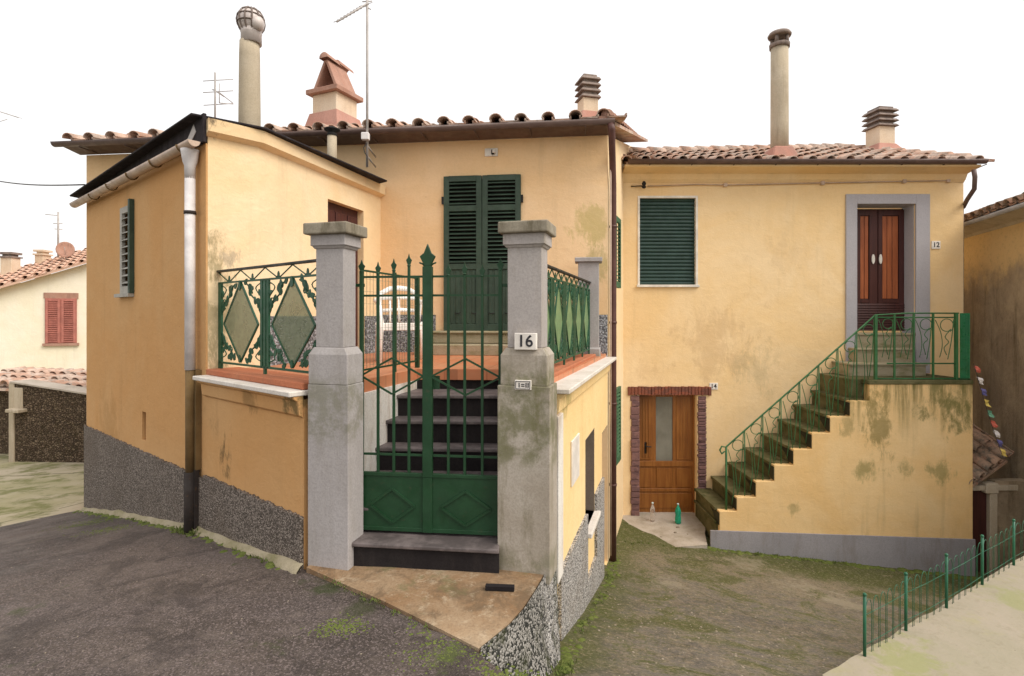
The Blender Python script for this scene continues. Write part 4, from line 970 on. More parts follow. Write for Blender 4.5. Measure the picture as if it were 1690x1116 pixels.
mb=MB(); WA.box(mb,WA.L-.02,WA.L+.02,-3.4,-1.50,-.5,.027); mb.build('pebbledash_corner',M['peb_left'],an)
# right wall with window and cellar door
def bs(x): return WB.sz(x,0)[0]
def bz(x,y): return WB.sz(x,y)[1]
wa,wb2=bs(966),bs(981); da2,db2=bs(993.5),bs(1003)
holes=[(wa,wb2,bz(973,862),bz(973,717)),(da2,db2,-3.28,bz(998,708))]
mb=MB(); WB.wall(mb,.0,WB.L+0.0,-4.0,T-.11,.28,holes); mb.build('side_wall',M['stucco_t'],te)
h0,h1=holes
mb=MB(); WB.box(mb,h0[0],h0[1],h0[2],h0[3],-.16,-.12); mb.build('closed_window',M['galv'],te); mb=MB(); WB.box(mb,h1[0],h1[1],h1[2],h1[3],-.16,-.12); mb.build('cellar_door',M['gutter_brown'],te)
for h_ in holes:
    mb=MB(); WB.box(mb,h_[1]-.012,h_[1]-.001,h_[2]+.002,h_[3]-.002,-.118,-.002); WB.box(mb,h_[0]+.001,h_[1]-.013,h_[3]-.012,h_[3]-.001,-.118,-.002); mb.build('opening_lining',M['lining'],te)
mb=MB(); WB.box(mb,h0[0]-.02,h0[1]+.02,h0[2]-.05,h0[2],-.12,.07); mb.build('sill',M['coping'],te,.006)
mb=MB(); WB.sec(mb,.0,WB.L-.02,[(.0,-.745),(.035,-.72),(.045,-.62),(.08,-.60),(.08,T-.08),(0,T-.08)]); mb.build('cornice',M['stucco_t'],te,.004)
mb=MB(); WB.box(mb,-.02,WB.L-.01,T-.08,T-.042,-.30,.12); mb.build('coping',M['coping'],te,.006)
mb=MB(); WB.box(mb,.05,WB.L-.02,T-.041,T+.03,-.30,-.08); mb.build('kerb',M['kerb_red'],te,.008)
mb=MB()
segs=[(.12,h0[0]),(h0[1],h1[0]),(h0[0],h0[1])]
for i,(a,b) in enumerate(segs):
    top=-1.99 if i<2 else h0[2]-.5
    n_=max(2,int((b-a)/.03)); WB.poly(mb,[(b,-4.0),(a,-4.0)]+[(a+(b-a)*k_/n_,top+.018*noise.noise(V((a*7+k_*.8,3,top)))) for k_ in range(n_+1)],.001,.03)
mb.build('pebbledash_base',M['peb_right'],te)
mb=MB(); WB.box(mb,-.01,.17,-2.0,-.75,.002,.035); mb.build('pilaster',M['white_render'],te,.004)
# retaining flank under the apron
mb=MB(); NU=34; NV=9; vs=[]
bot=[(-.22,2.80),(-.10,2.86),(.06,2.98),(.19,3.18),(.28,3.42),(.36,3.75),(.36,4.12)]
def cat(pts,t):
    x=t*(len(pts)-1); i=min(int(x),len(pts)-2); f=x-i; return V((pts[i][0]*(1-f)+pts[i+1][0]*f,pts[i][1]*(1-f)+pts[i+1][1]*f,0))
NU=80; NV=20
for i in range(NU+1):
    a=cat(FL,i/NU); b=cat(bot,i/NU); zt_=-1.788; a+=V((.012,-.006,0)); zb_2=z_yard(b.x,b.y)-.12
    for j in range(NV+1):
        f=j/NV; g=f**1.5; q=a.lerp(b,g); q.z=zt_+(zb_2-zt_)*(f**.75)
        d=noise.noise(q*26)*.013+noise.noise(q*7)*.02
        q+=V((.9,-.45,.2))*(d*min(1,j/4)+.010*min(1,j/3))
        vs.append(q)
mb.add(vs,[(i*(NV+1)+j,(i+1)*(NV+1)+j,(i+1)*(NV+1)+j+1,i*(NV+1)+j+1) for i in range(NU) for j in range(NV)],0,True)
mb.build('retaining_flank',M['flank'],te)
# stair up through the gate
GF=Fr((-1.139,4.10),(-.06,3.98))
levels=[-1.62,-1.433,-1.247,-1.06,-.873,-.687,T]; Yn=[3.85,4.10,4.21,4.40,4.57,4.76,5.10]
for i in range(6):
    z=levels[i]; Y0=Yn[i]; Y1=5.30; zb=levels[i-1]-.03 if i else -1.83
    if i==0: xa,xb,sl=-1.177,-.09,-.115; Y1=4.14
    else:
        xa=LS0[0]+(Y0-4.2)*.28-.02; xb=rx(Y0)-.0; sl=-.035; Y1=5.16
    ya=Y0+(.06 if i==0 else 0)
    ym=lambda x,Y=ya: Y+sl*(x-xa)
    mb=MB(); n=.02
    mb.hexa([(xa,ym(xa)+n,zb),(xb,ym(xb)+n,zb),(xb,Y1,zb),(xa,Y1,zb),(xa,ym(xa)+n,z-.03),(xb,ym(xb)+n,z-.03),(xb,Y1,z-.03),(xa,Y1,z-.03)])
    s_=mb.build('step',M['slate'],te,.003)
    mb=MB(); mb.hexa([(xa,ym(xa)-.008,z-.03),(xb,ym(xb)-.008,z-.03),(xb,Y1-.0,z-.03),(xa,Y1,z-.03),(xa,ym(xa)-.008,z),(xb,ym(xb)-.008,z),(xb,Y1,z),(xa,Y1,z)])
    mb.build('tread',M['tread'],s_,.008,2)
mb=MB(); mb.prism([V((LS0[0]-.24,4.13,-1.9)),V((LS0[0],4.13,-1.9)),V((LS1[0],5.16,-1.9)),V((LS1[0]-.25,5.16,-1.9))],V((0,0,1.9+T-.101))); mb.build('stair_side_wall',M['white_render'],te)
mb=MB(); mb.prism([V((rx(4.12),4.12,-1.9)),V((rx(5.16),5.16,-1.9)),V((rx(5.16)+.12,5.16,-1.9)),V((rx(4.12)+.12,4.12,-1.9))],V((0,0,1.9+T-.101))); mb.build('stair_side_wall',M['white_render'],te)
mb=MB(); mb.box(-.95,.3,5.162,5.3,-1.5,T-.101); mb.build('riser_wall',M['slate'],te)
for i in range(1,6):  # stepped skirting on white wall
    pass
# ---- gate pillars
def pillar(a,b,depth,label,sh_w,blk_w,cap_w,mu,ml,grp='gate pillars'):
    F=Fr(a,b); W=F.L; t=thing('gate_pillar',label,'pillar',F.p(W/2,-1.82,-depth/2),grp); c=W/2; dm=-depth/2
    def blk(mb,w,dp,z0,z1,w2=None,dp2=None):
        w2=w2 or w; dp2=dp2 or dp
        pts=[]
        for ww,d_,z in ((w,dp,z0),(w2,dp2,z1)): pts+=[F.p(c-ww/2,z,dm+d_/2),F.p(c+ww/2,z,dm+d_/2),F.p(c+ww/2,z,dm-d_/2),F.p(c-ww/2,z,dm-d_/2)]
        mb.hexa(pts)
    k=depth/W
    mb=MB(); blk(mb,W,depth,-1.86,-.49); mb.build('base',ml,t,.006,2)
    mb=MB(); blk(mb,blk_w,blk_w*k+.01,-.49,-.275); blk(mb,blk_w,blk_w*k+.01,-.275,-.225,blk_w*.8,blk_w*.8*k+.02); mb.build('block',ml if ml is M['pillar_r_low'] else mu,t,.005)
    mb=MB(); blk(mb,sh_w,sh_w*k+.02,-.225,.50); mb.build('shaft',mu,t,.005)
    mb=MB(); blk(mb,sh_w+.014,sh_w*k+.034,.485,.505,sh_w+.04,sh_w*k+.06); blk(mb,sh_w+.055,sh_w*k+.075,.505,.585); mb.build('capital',mu,t,.004)
    mb=MB(); blk(mb,cap_w,cap_w*k+.07,.585,.667); mb.build('cap',M['cap_stone'],t,.01,2)
    return F,t
PL,_=pillar((-1.475,3.935),(-1.158,3.855),.215,'left gate pillar, clean grey cement with a mossy cap, beside the left railing',.225,.315,.35,M['pillar_l'],M['pillar_l'])
PR,_=pillar((-.104,3.87),(.262,3.77),.27,'right gate pillar, stained and mossy, carrying the number 16 plate',.25,.34,.36,M['pillar_r'],M['pillar_r_low'])
# plates on the right pillar
s0,z0=PR.sz(850,577,-.01); s1,z1=PR.sz(886,550,-.01)
t=thing('house_number_plate','white number plate 16 on the shaft of the right gate pillar','sign',PR.p((s0+s1)/2,z0,.0),'house number plates')
mb=MB(); PR.box(mb,s0,s1,z0,z1,-.03,.010); mb.build('plate',M['plate'],t,.003); text_mesh(PR,'16',(s0+s1)/2,(z0+z1)/2,.0115,.115,M['ink'],'number',t)
s0,z0=PR.sz(850,643); s1,z1=PR.sz(877,628)
t=thing('bell_plate','small framed doorbell plate on the mossy right gate pillar, below number 16','doorbell',PR.p((s0+s1)/2,z0,.0))
mb=MB(); PR.box(mb,s0,s1,z0,z1,-.03,.010); mb.build('plate',M['plate'],t,.003)
mb=MB(); cc=(s0+s1)/2; zm=(z0+z1)/2; q=.011
for a,b,c,d in ((s0+.006,s1-.006,z0+.006,z0+.010),(s0+.006,s1-.006,z1-.010,z1-.006),(s0+.006,s0+.010,z0+.01,z1-.01),(s1-.010,s1-.006,z0+.01,z1-.01),(cc-.03,cc-.023,zm-.016,zm+.016),(cc-.012,cc+.012,zm+.003,zm+.009),(cc-.012,cc+.012,zm-.010,zm-.004),(cc+.02,cc+.027,zm-.016,zm+.016),(cc+.035,cc+.042,zm-.016,zm+.016)): PR.box(mb,a,b,c,d,q,q+.002)
mb.build('marks',M['ink'],t)
# small end pillar
Y0=6.85; a=WB.p(2.78,0,-.30); F=Fr((a.x,a.y),(a.x+.26,a.y-.035)); t=thing('railing_pillar','small grey pillar with flat cap ending the right railing','pillar',F.p(.12,T,-.1))
mb=MB(); F.box(mb,0,.26,T+.05,.68,-.22,0); mb.build('shaft',M['pillar_l'],t,.006); mb=MB(); F.box(mb,-.04,.30,.68,.735,-.26,.04); mb.build('cap',M['pillar_l'],t,.006)
mb=MB(); F.box(mb,-.02,.28,T-.041,T+.11,-.24,.02); mb.build('base',M['pillar_l'],t,.02)

# ---- gate
ga_=thing('gate','green iron double gate with spear tops between the two big pillars','gate',GF.p(GF.L/2,-1.61,0))
def gs(x,y=0): return GF.sz(x,y)
def spear(mb,F,s,z,h,w,o=0):
    F.poly(mb,[(s-w*.22,z),(s-w*.5,z+h*.42),(s-w*.2,z+h*.62),(s,z+h),(s+w*.2,z+h*.62),(s+w*.5,z+h*.42),(s+w*.22,z)],o-.005,o+.005)
    mb.lathe(F.p(s,z-.012,o),[(w*.3,0),(w*.34,.008),(w*.2,.016)],8)
mid=gs(706)[0]
leaves=((gs(597)[0],mid-.03,[597,624,650,675],[434,437,432,424]),(mid+.03,gs(826)[0],[740,767,796,826],[440,438,441,431]))
zr1,zr2,zr3=gs(650,457)[1],gs(650,488)[1],gs(650,750)[1]; zp1,zp0=gs(650,781)[1],-1.600
for li,(a,b,xs,ys) in enumerate(leaves):
    lf_=MB(); GF.box(lf_,a-.014,b+.0,zp0,zp1,-.006,.006); GF.box(lf_,a-.014,b,zp1-.02,zp1+.006,-.014,.014); GF.box(lf_,a-.014,b,zp0,zp0+.03,-.014,.014)
    leaf=lf_.build('leaf',M['gate_green'],ga_,.002)
    for j,(x,y) in enumerate(zip(xs,ys)):
        s=gs(x)[0]; end=(x in (597,826)); w=.014 if end else .0095
        mb=MB(); zt=gs(x,y)[1]-.0
        GF.box(mb,s-w,s+w,zp1-.0 if not end else zp0,zt-.06,-w,w); spear(mb,GF,s,zt-.06,.085,.045 if not end else .055); mb.build('bar',M['gate_green'],leaf,.002)
    for z in (zr1,zr2,zr3):
        mb=MB(); GF.box(mb,a,b,z-.008,z+.008,-.006,.006); mb.build('cross_rail',M['gate_green'],leaf)
    for (za,zb,o0,o1,w) in ((gs(650,591)[1],gs(650,650)[1],.01,.02,.014),(gs(650,806)[1],gs(650,862)[1],.006,.018,.018)):
        mb=MB(); m=(a+b)/2; zc=(za+zb)/2; e_=.02 if w<.016 else .07
        if w<.016:
            q=[(a,zc+.0),(m,za),(b,zc),(m,zb)]; q2=[(a,zc+.012),(m,za+.012)]
        else: q=[(a+e_,zc),(m,za),(b-e_,zc),(m,zb)]
        for i in range(4): GF.bar(mb,q[i],q[(i+1)%4],w,o0,o1)
        mb.build('diamond',M['gate_green'],leaf)
mb=MB(); ztop_=gs(706,440)[1]; GF.box(mb,mid-.036,mid+.036,zp1-.02,ztop_,-.022,.022); GF.box(mb,mid-.036,mid+.036,zp0,zp1-.02,.007,.02); mb.build('centre_post',M['gate_green'],ga_,.003)
mb=MB(); z=ztop_; GF.poly(mb,[(mid-.022,z),(mid-.06,z+.075),(mid-.028,z+.10),(mid,z+.17),(mid+.028,z+.10),(mid+.06,z+.075),(mid+.022,z)],-.012,.012)
GF.curve(mb,[(mid-.01,z-.01),(mid-.04,z+.02),(mid-.065,z+.03)],.008,0); GF.curve(mb,[(mid+.01,z-.01),(mid+.04,z+.02),(mid+.065,z+.03)],.008,0); mb.build('finial',M['gate_green'],ga_,.004)
for x,y,d in ((592,471,-1),(833,471,1)):
    s,z=gs(x,y); mb=MB(); GF.box(mb,s-.045,s+.045,z-.012,z+.012,-.008,.008); mb.build('hinge_arm',M['gate_green'],ga_)
s,z=gs(720,632); mb=MB(); GF.box(mb,mid+.0,mid+.085,z-.05,z+.05,-.03,-.015); mb.build('lock',M['gate_green'],ga_)

# ---- ornamental railings
def leafshape(mb,F,s,z,r,ang,o):
    pts=[]
    for k in range(8):
        t=2*math.pi*k/8; x=r*math.cos(t); y=r*.55*math.sin(t)*(1+.35*math.cos(3*t))
        pts.append((s+x*math.cos(ang)-y*math.sin(ang),z+x*math.sin(ang)+y*math.cos(ang)))
    F.poly(mb,pts,o-.004,o+.004)
def railing(F,L,zb,zt,npan,label,dm,loc,widepost=True,gm=M['rail_green'],band=.12,mg=.115,vr=.0075):
    t=thing('railing',label,'railing',loc,'ornamental terrace railings')
    mb=MB(); F.box(mb,0,L,zt-.02,zt,-.022,.022); mb.build('handrail',M['rail_dark'],t,.004)
    for a_,b_ in ((zt-band-.008,zt-band+.008),(zb,zb+.018)):
        mb=MB(); F.box(mb,0,L,a_,b_,-.008,.008); mb.build('cross_rail',gm,t)
    mb=MB(); n=npan*4
    for i in range(n):
        a=L*i/n; b=L*(i+1)/n; z0,z1=(zt-.02,zt-band) if i%2==0 else (zt-band,zt-.02)
        F.bar(mb,(a,z0),(b,z1),.008,-.004,.004)
        if i%2: leafshape(mb,F,a,zt-band+.035,.026,math.pi/2,.0); leafshape(mb,F,a-.02,zt-band+.012,.02,.4,0); leafshape(mb,F,a+.02,zt-band+.012,.02,2.7,0)
    mb.build('frieze',gm,t)
    pw=.045 if widepost else .022
    for i in range(npan+1):
        c=L*i/npan; c=min(max(c,.03),L-.03)
        offs=(-.055,0,.055) if 0<i<npan else (0,)
        for d in offs:
            mb=MB(); F.box(mb,c+d-(.017 if offs!=(0,) else pw),c+d+(.017 if offs!=(0,) else pw),zb-.05 if d==0 else zb,zt-band,-.008,.008); mb.build('post',gm,t)
    for i in range(npan):
        a=L*i/npan+mg; b=L*(i+1)/npan-mg; m=(a+b)/2; z0=zb+.03; z1=zt-band-.0; zc=(z0+z1)/2-.02
        q=[(m,z0),(b,zc),(m,z1),(a,zc)]
        mb=MB(); F.poly(mb,q,-.002,.002); d_=mb.build('diamond_sheet',dm,t)
        mb=MB()
        for k in range(4): F.bar(mb,q[k],q[(k+1)%4],.014,-.007,.007)
        mb.build('diamond_frame',gm,d_)
        mb=MB(); rn=random.Random(i)
        for sx,e in ((-1,a),(1,b)):
            for sz_,ez in ((1,z1),(-1,z0)):
                H=abs(ez-zc)
                # curling vine in each corner
                pts=[]
                for k in range(14):
                    f=k/13; w=(b-a)/2; s=m+sx*(w*(.18+.70*f)+.045+mg*.35*f+.025*math.sin(f*11)); z=ez-sz_*(H*(.06+.62*f)); 
                    pts.append((s,z))
                F.curve(mb,pts,vr,0,5)
                for f in (.05,.18,.3,.42,.54,.66,.8,.95):
                    k=int(f*13); s,z=pts[k]; leafshape(mb,F,s+rn.uniform(-.012,.04)*sx,z+rn.uniform(-.025,.025),.036,rn.uniform(0,3.1),.0)
                F.curve(mb,[(m+sx*(w+mg*.55),ez-sz_*.02),(m+sx*(w*.75+mg*.3),ez-sz_*H*.18),(m+sx*(w*1.0+mg*.45),ez-sz_*H*.42),(m+sx*(w*.95+mg*.2),ez-sz_*H*.62),(m+sx*(w*1.0+mg*.62),ez-sz_*H*.86)],.006,0,4,sm=4)
                for f in (.1,.28,.5,.7): leafshape(mb,F,m+sx*(w+mg*(.35+.3*math.sin(f*20))),ez-sz_*H*f,.03,rn.uniform(0,3.1),.0)
                for c_ in (.2,.45,.72,.9):
                    s,z=pts[int(c_*13)]; F.curve(mb,[(s+sx*.035*math.cos(q_)*(1-q_/9),z+.035*math.sin(q_)*(1-q_/9)) for q_ in [k*.6 for k in range(10)]],.006,0,4)
        leafshape(mb,F,m,z1-.035,.045,math.pi/2,.009); leafshape(mb,F,m,z0+.03,.035,math.pi/2,.009)
        mb.build('vine_scroll',gm,t)
    return t
RL=Fr((-1.40,4.06),(-2.76,5.13)); railing(RL,RL.L,-.44,.43,2,'left terrace railing with grey diamond panels and leafy scrolls under a dark handrail',M['diamond'],RL.p(RL.L/2,T,0))
a=WB.p(.1,0,-.16); b=WB.p(2.80,0,-.16); RR=Fr((a.x,a.y),(b.x,b.y)); railing(RR,RR.L,-.42,.43,5,'right terrace railing with green diamond panels between the mossy pillar and small pillar',M['diamond_r'],RR.p(RR.L/2,T,0),False,band=.10,mg=.085)
# guard rail around the stair well
GR=Fr((LS0[0]-.03,4.36),(LS1[0]-.02,5.30)); t=thing('guard_rail','low green guard rail with thin wire mesh around the gate stair well','railing',GR.p(GR.L/2,T,0))
for z_ in (.36,-.44):
    mb=MB(); GR.box(mb,0,GR.L,z_,z_+.015,-.007,.007); mb.build('cross_rail',M['gate_green'],t)
for s in (0,GR.L*.55,GR.L): 
    mb=MB(); w=.018 if s>GR.L*.9 else .010; GR.box(mb,s-w,s+w,T-.01,.39,-w,w); mb.build('post',M['gate_green'],t)
mb=MB()
for i in range(int(GR.L/.05)): GR.box(mb,i*.05+.02,i*.05+.0225,-.43,.36,-.001,.0015)
for i in range(8): GR.box(mb,0,GR.L,-.40+i*.1,-.398+i*.1,-.001,.001)
mb.build('wire_mesh',M['mesh_wire'],t)
mb=MB(); F2=Fr((LS1[0]-.02,5.32),(.28,5.26))
# ---- white plastic chair
ch=P(663,0,5.95); ch.z=T; t=thing('plastic_chair','white plastic armchair on the orange terrace behind the gate','chair',ch)
Rc=Matrix.Rotation(math.radians(18),3,'Z')
def cp(x,y,z): return ch+Rc@V((x,y,z))
mb=MB(); pts=[]
for (x,y) in ((-.22,-.21),(.22,-.21),(.20,.2),(-.20,.2)): pts.append(cp(x,y,.40))
mb.prism(pts,V((0,0,.025))); mb.prism([cp(-.22,-.21,.35),cp(.22,-.21,.35),cp(.22,-.2,.35),cp(-.22,-.2,.35)],V((0,0,.05))); mb.build('seat',M['plastic'],t,.01,2)
for sx in (-1,1):
    for y0,y1 in ((-.2,-.25),(.18,.27)):
        mb=MB(); top=.66 if y0<0 else .42
        mb.tube([cp(sx*.25,y1,0),cp(sx*.235,y0,.40),cp(sx*.255,y0+.02,top)],[.018,.028,.022],8); mb.build('leg',M['plastic'],t)
    mb=MB(); mb.tube([cp(sx*.26,-.22,.66),cp(sx*.275,-.05,.67),cp(sx*.25,.18,.66),cp(sx*.21,.23,.66)],[.026,.03,.028,.02],8); mb.build('armrest',M['plastic'],t)
mb=MB(); arch=[cp(-.20,.2,.42),cp(-.23,.25,.62),cp(-.20,.28,.76),cp(-.10,.29,.81),cp(0,.29,.82),cp(.10,.29,.81),cp(.20,.28,.76),cp(.23,.25,.62),cp(.20,.2,.42)]; mb.tube(arch,.03,8)
for z in (.56,.70): mb.tube([cp(-.22,.25,z),cp(0,.275,z+.015),cp(.22,.25,z)],.022,8)
for x in (-.1,0,.1): mb.tube([cp(x,.235,.43),cp(x,.275,.70)],.013,6)
mb.build('backrest',M['plastic'],t)
# flowerpot-like dark bucket below chair, seen dark : planter
q=P(640,600,6.3); q.z=T
# meter cover
s0,s1=bs(941.5),bs(953.5); z0,z1=bz(947,795),bz(947,722)
mb=MB(); WB.box(mb,s0,s1,z0,z1,.001,.018); o=tag(mb.build('meter_cover',M['plate'],None,.004),'white meter cover on the yellow wall right of the mossy pillar','cover')
# dark boot scraper slot on apron
p=P(825,975,3.58); mb=MB(); zz=-1.792; Rr=Matrix.Rotation(-.08,3,'Z')
c=V(((825-CX)/FPX*3.57,3.57,zz)); pts=[c+Rr@V((x,y,0)) for x,y in ((-.095,-.018),(.095,-.018),(.095,.022),(-.095,.022))]
mb.prism(pts,V((0,0,.03))); tag(mb.build('doorstop_block',M['slate'],None,.002),'small dark wooden block lying on the rusty concrete before the step','block')

# ================================================================== RIGHT SIDE: old building, shed, flags, slab, fence
ob_=thing('old_building','old building with rough brown plaster and tiled eave at the right edge','building',(8.6,9.5,-4))
OB=Fr((8.95,11.2),(7.55,6.8)); 
mb=MB(); OB.wall(mb,-1.5,OB.L+.0,-5.2,1.72,.4); mb.build('wall',M['rustic'],ob_)
mb=MB(); en=OB.p(OB.L+.1,1.72,.28); st_=OB.p(-1.5,1.72,.28); upv=(-OB.n+V((0,0,.38))).normalized(); 
tiles(mb,st_,en,upv,5,.27,.40,.10,.085,11); mb.prism([st_-V((0,0,.05)),en-V((0,0,.05)),en+upv*2-V((0,0,.05)),st_+upv*2-V((0,0,.05))],V((0,0,.04))); mb.build('roof',M['tile_old'],ob_)
mb=MB(); gutter(mb,OB.p(-1.5,1.68,.33),OB.p(OB.L+.1,1.68,.33),.055); mb.build('gutter',M['galv'],ob_)
mb=MB(); OB.sec(mb,-1.5,OB.L,[(.002,1.50),(.04,1.54),(.30,1.64),(.30,1.665),(.002,1.70)]); mb.build('eaves_band',M['chim_cement'],ob_)
shd=thing('shed','small lean-to with old tile roof and dark doorway between stair wall and brown building','shed',(7.6,8.7,-4))
mb=MB(); ea=P(1608,800,8.62); eb=P(1650,777,8.62)
ea=V((7.12,8.35,zat(800,8.5))); eb=V((8.0,8.35,zat(775,8.4)))
mb=MB(); a=V((7.13,8.45,-2.62)); b=V((7.95,8.75,-2.30)); upv=V((-.15,1,.45)).normalized()
tiles(mb,a,b,upv,3,.22,.36,.085,.07,21); mb.prism([a-V((0,0,.05)),b-V((0,0,.05)),b+upv*1.1-V((0,0,.05)),a+upv*1.1-V((0,0,.05))],V((0,0,.035))); mb.build('roof',M['tile_old'],shd)
mb=MB(); mb.box(7.125,7.20,8.52,8.62,-4.9,-2.72); mb.box(7.13,7.95,8.56,8.66,-2.74,-2.66); mb.build('door_frame',M['chim_cement'],shd,.004)
mb=MB(); mb.box(7.50,7.62,8.55,8.70,-4.9,-2.75); mb.box(7.42,7.62,8.53,8.70,-2.78,-2.62); mb.build('pier',M['chim_cement'],shd,.01)
mb=MB(); mb.box(7.2,7.50,8.62,8.66,-4.9,-2.75); mb.build('door',M['wood_dark'],shd)
mb=MB(); mb.box(7.62,8.2,8.60,8.75,-4.9,-2.6); mb.build('wall',M['rustic'],shd)
# prayer flags
fg=thing('flag_string','string of small red, white, blue and yellow flags hanging beside the stair wall','flags',P(1630,670,8.3))
pa=P(1607,600,8.35); pb=P(1656,757,8.2); pts=[]
for k in range(13):
    f=k/12; q=pa.lerp(pb,f); q.z-=.06*math.sin(math.pi*f); pts.append(q)
mb=MB(); mb.tube(pts,.004,4); mb.build('cord',M['cable'],fg)
for k,cn in enumerate(['red','white','blue','yellow','teal','red','white','blue','yellow']):
    f=(k+.45)/9.2; i=int(f*12); q=pts[i].lerp(pts[i+1],f*12-i); d=(pb-pa).normalized(); w=V((.055,-.03,-.02)); rn=random.Random(k)
    mb=MB(); h=.052; vs=[]
    for i in range(4):
        for j in range(3):
            p=q+d*(h*(i/3*2-1))+w*(j/2)*rn.uniform(.8,1.1)+V((0,.018*math.sin(i*2+j+k),.0)); vs.append(p)
    mb.add(vs,[(i*3+j,(i+1)*3+j,(i+1)*3+j+1,i*3+j+1) for i in range(3) for j in range(2)]); mb.build('flag',M['flag_'+cn],fg)
# slab and fence
ZS=-2.5
def sp(x,y): Y=-ZS*FPX/(y-HY); return ((x-CX)/FPX*Y,Y)
e=[sp(1366,1118),sp(1427,1083),sp(1495,1041),sp(1562,1003),sp(1621,965),sp(1673,933),sp(1740,893)]
sheet('slab',[(1.7,1.5)]+[(x-.02,y+.03) for x,y in e]+[(7.2,6.6),(9.5,3.0),(8.5,-4),(1.2,-4)],lambda x,y:ZS+.004*noise.noise(V((x*2,y*2,3))),M['slab'],.3,1.6,.02)
fe=thing('wire_fence','low green wire fence with round posts along the pale concrete slab','fence',(3.7,4.9,ZS))
FH=.445
fpts=[V((x,y,ZS)) for x,y in e[1:]]
for p in fpts:
    mb=MB(); mb.tube([p+V((0,0,-.02)),p+V((0,0,FH))],.0115,8); mb.lathe(p+V((0,0,FH)),[(.014,0),(.014,.012),(.008,.02)],8); mb.build('post',M['fence_green'],fe)
for a,b in zip(fpts,fpts[1:]):
    mb=MB(); n=6; L=(b-a).length; rn=random.Random(int(a.x*100))
    for i in range(n):
        f0=(i+.15)/n; f1=(i+.95)/n
        p0=a.lerp(b,f0); p1=a.lerp(b,f1); top=V((0,0,FH*.9)); pts=[p0+V((0,0,-.10))]
        pts+=[p0+V((0,0,FH*.72))]+[p0.lerp(p1,.5-.5*math.cos(math.pi*k/6))+V((0,0,FH*.72+.085*math.sin(math.pi*k/6))) for k in range(1,6)]+[p1+V((0,0,FH*.72))]+[p1+V((0,0,-.08+rn.uniform(-.02,.03)))]
        mb.tube(pts,.0028,4)
    for z in (.08,.30): mb.tube([a+V((0,0,z)),a.lerp(b,.5)+V((0,0,z-.006)),b+V((0,0,z))],.0028,4)
    mb.build('wire_panel',M['fence_green'],fe)

# ================================================================== LEFT BACKGROUND
ho=thing('house','distant cream house with a red shuttered window and tile roof at the left edge','house',(-16,18,-3.6))
Yh=17.0; F=Fr((P(-120,0,16.2).x,16.2),(P(200,0,18.2).x,18.2))
def hs_(x,y): return F.sz(x,y)
q0=hs_(75,567); q1=hs_(127,493); 
mb=MB(); F.wall(mb,-1,F.L,-4.5,hs_(0,500)[1],.3,[]) if False else None
poly=[(-1,-4.5),(F.L,-4.5),(F.L,hs_(200,418)[1]),hs_(140,436),hs_(0,477),(-1,hs_(-60,495)[1])]
F.poly(mb,poly,-.3,0); mb.build('wall',M['cream'],ho)
mb=MB(); F.box(mb,q0[0],q1[0],q0[1],q1[1],.002,.05); wo=mb.build('window',M['red_shutter'],ho)
mb=MB(); F.box(mb,q0[0]-.04,q1[0]+.04,q1[1],q1[1]+.18,.002,.03); mb.build('lintel',M['terracap'],wo); mb=MB(); F.box(mb,q0[0]-.06,q1[0]+.06,q0[1]-.08,q0[1],.002,.08); mb.build('sill',M['terracap'],wo)
for k in (0,1):
    mb=MB(); a=q0[0]+(q1[0]-q0[0])*k/2+.02; b=a+(q1[0]-q0[0])/2-.04
    for (s0_,s1_,za,zb) in ((a,a+.06,q0[1]+.02,q1[1]-.02),(b-.06,b,q0[1]+.02,q1[1]-.02)): F.box(mb,s0_,s1_,za,zb,.051,.075)
    louvres(F,mb,a+.06,b-.06,q0[1]+.02,q1[1]-.02,.066,.06,.008,.035); mb.build('shutter',M['red_shutter'],wo)
mb=MB(); A=F.p(*hs_(-70,497),.30); B=F.p(*hs_(210,415),.30); dv=(B-A).normalized(); upv=(-F.n*1.0+V((0,0,.30))); upv=(upv-dv*upv.dot(dv)).normalized()
tiles(mb,A,B,upv,8,.30,.45,.085,.07,31); mb.prism([A-V((0,0,.05)),B-V((0,0,.05)),B+upv*3.4-V((0,0,.05)),A+upv*3.4-V((0,0,.05))],V((0,0,.07))); mb.build('roof',M['tile_pale'],ho)
def smallchim(x0,x1,y0,y1,Y,dark):
    mb=MB(); X0=(x0-CX)/FPX*Y; X1=(x1-CX)/FPX*Y; mb.box(X0,X1,Y,Y+.35,zat(y1,Y)-.8,zat(y0,Y)-.15); c=mb.build('chimney',M['chim_yel'],ho,.01)
    mb=MB(); mb.box(X0-.04,X1+.04,Y-.04,Y+.39,zat(y0,Y)-.15,zat(y0,Y)-.10); mb.box(X0+.04,X1-.04,Y+.04,Y+.3,zat(y0,Y)-.10,zat(y0,Y)-.03); mb.box(X0-.03,X1+.03,Y-.03,Y+.38,zat(y0,Y)-.03,zat(y0,Y)+.04); mb.build('cap',M['pot'] if dark else M['chim_yel'],c)
smallchim(0,19,418,440,18.6,True); smallchim(57,71,414,428,19.4,False)
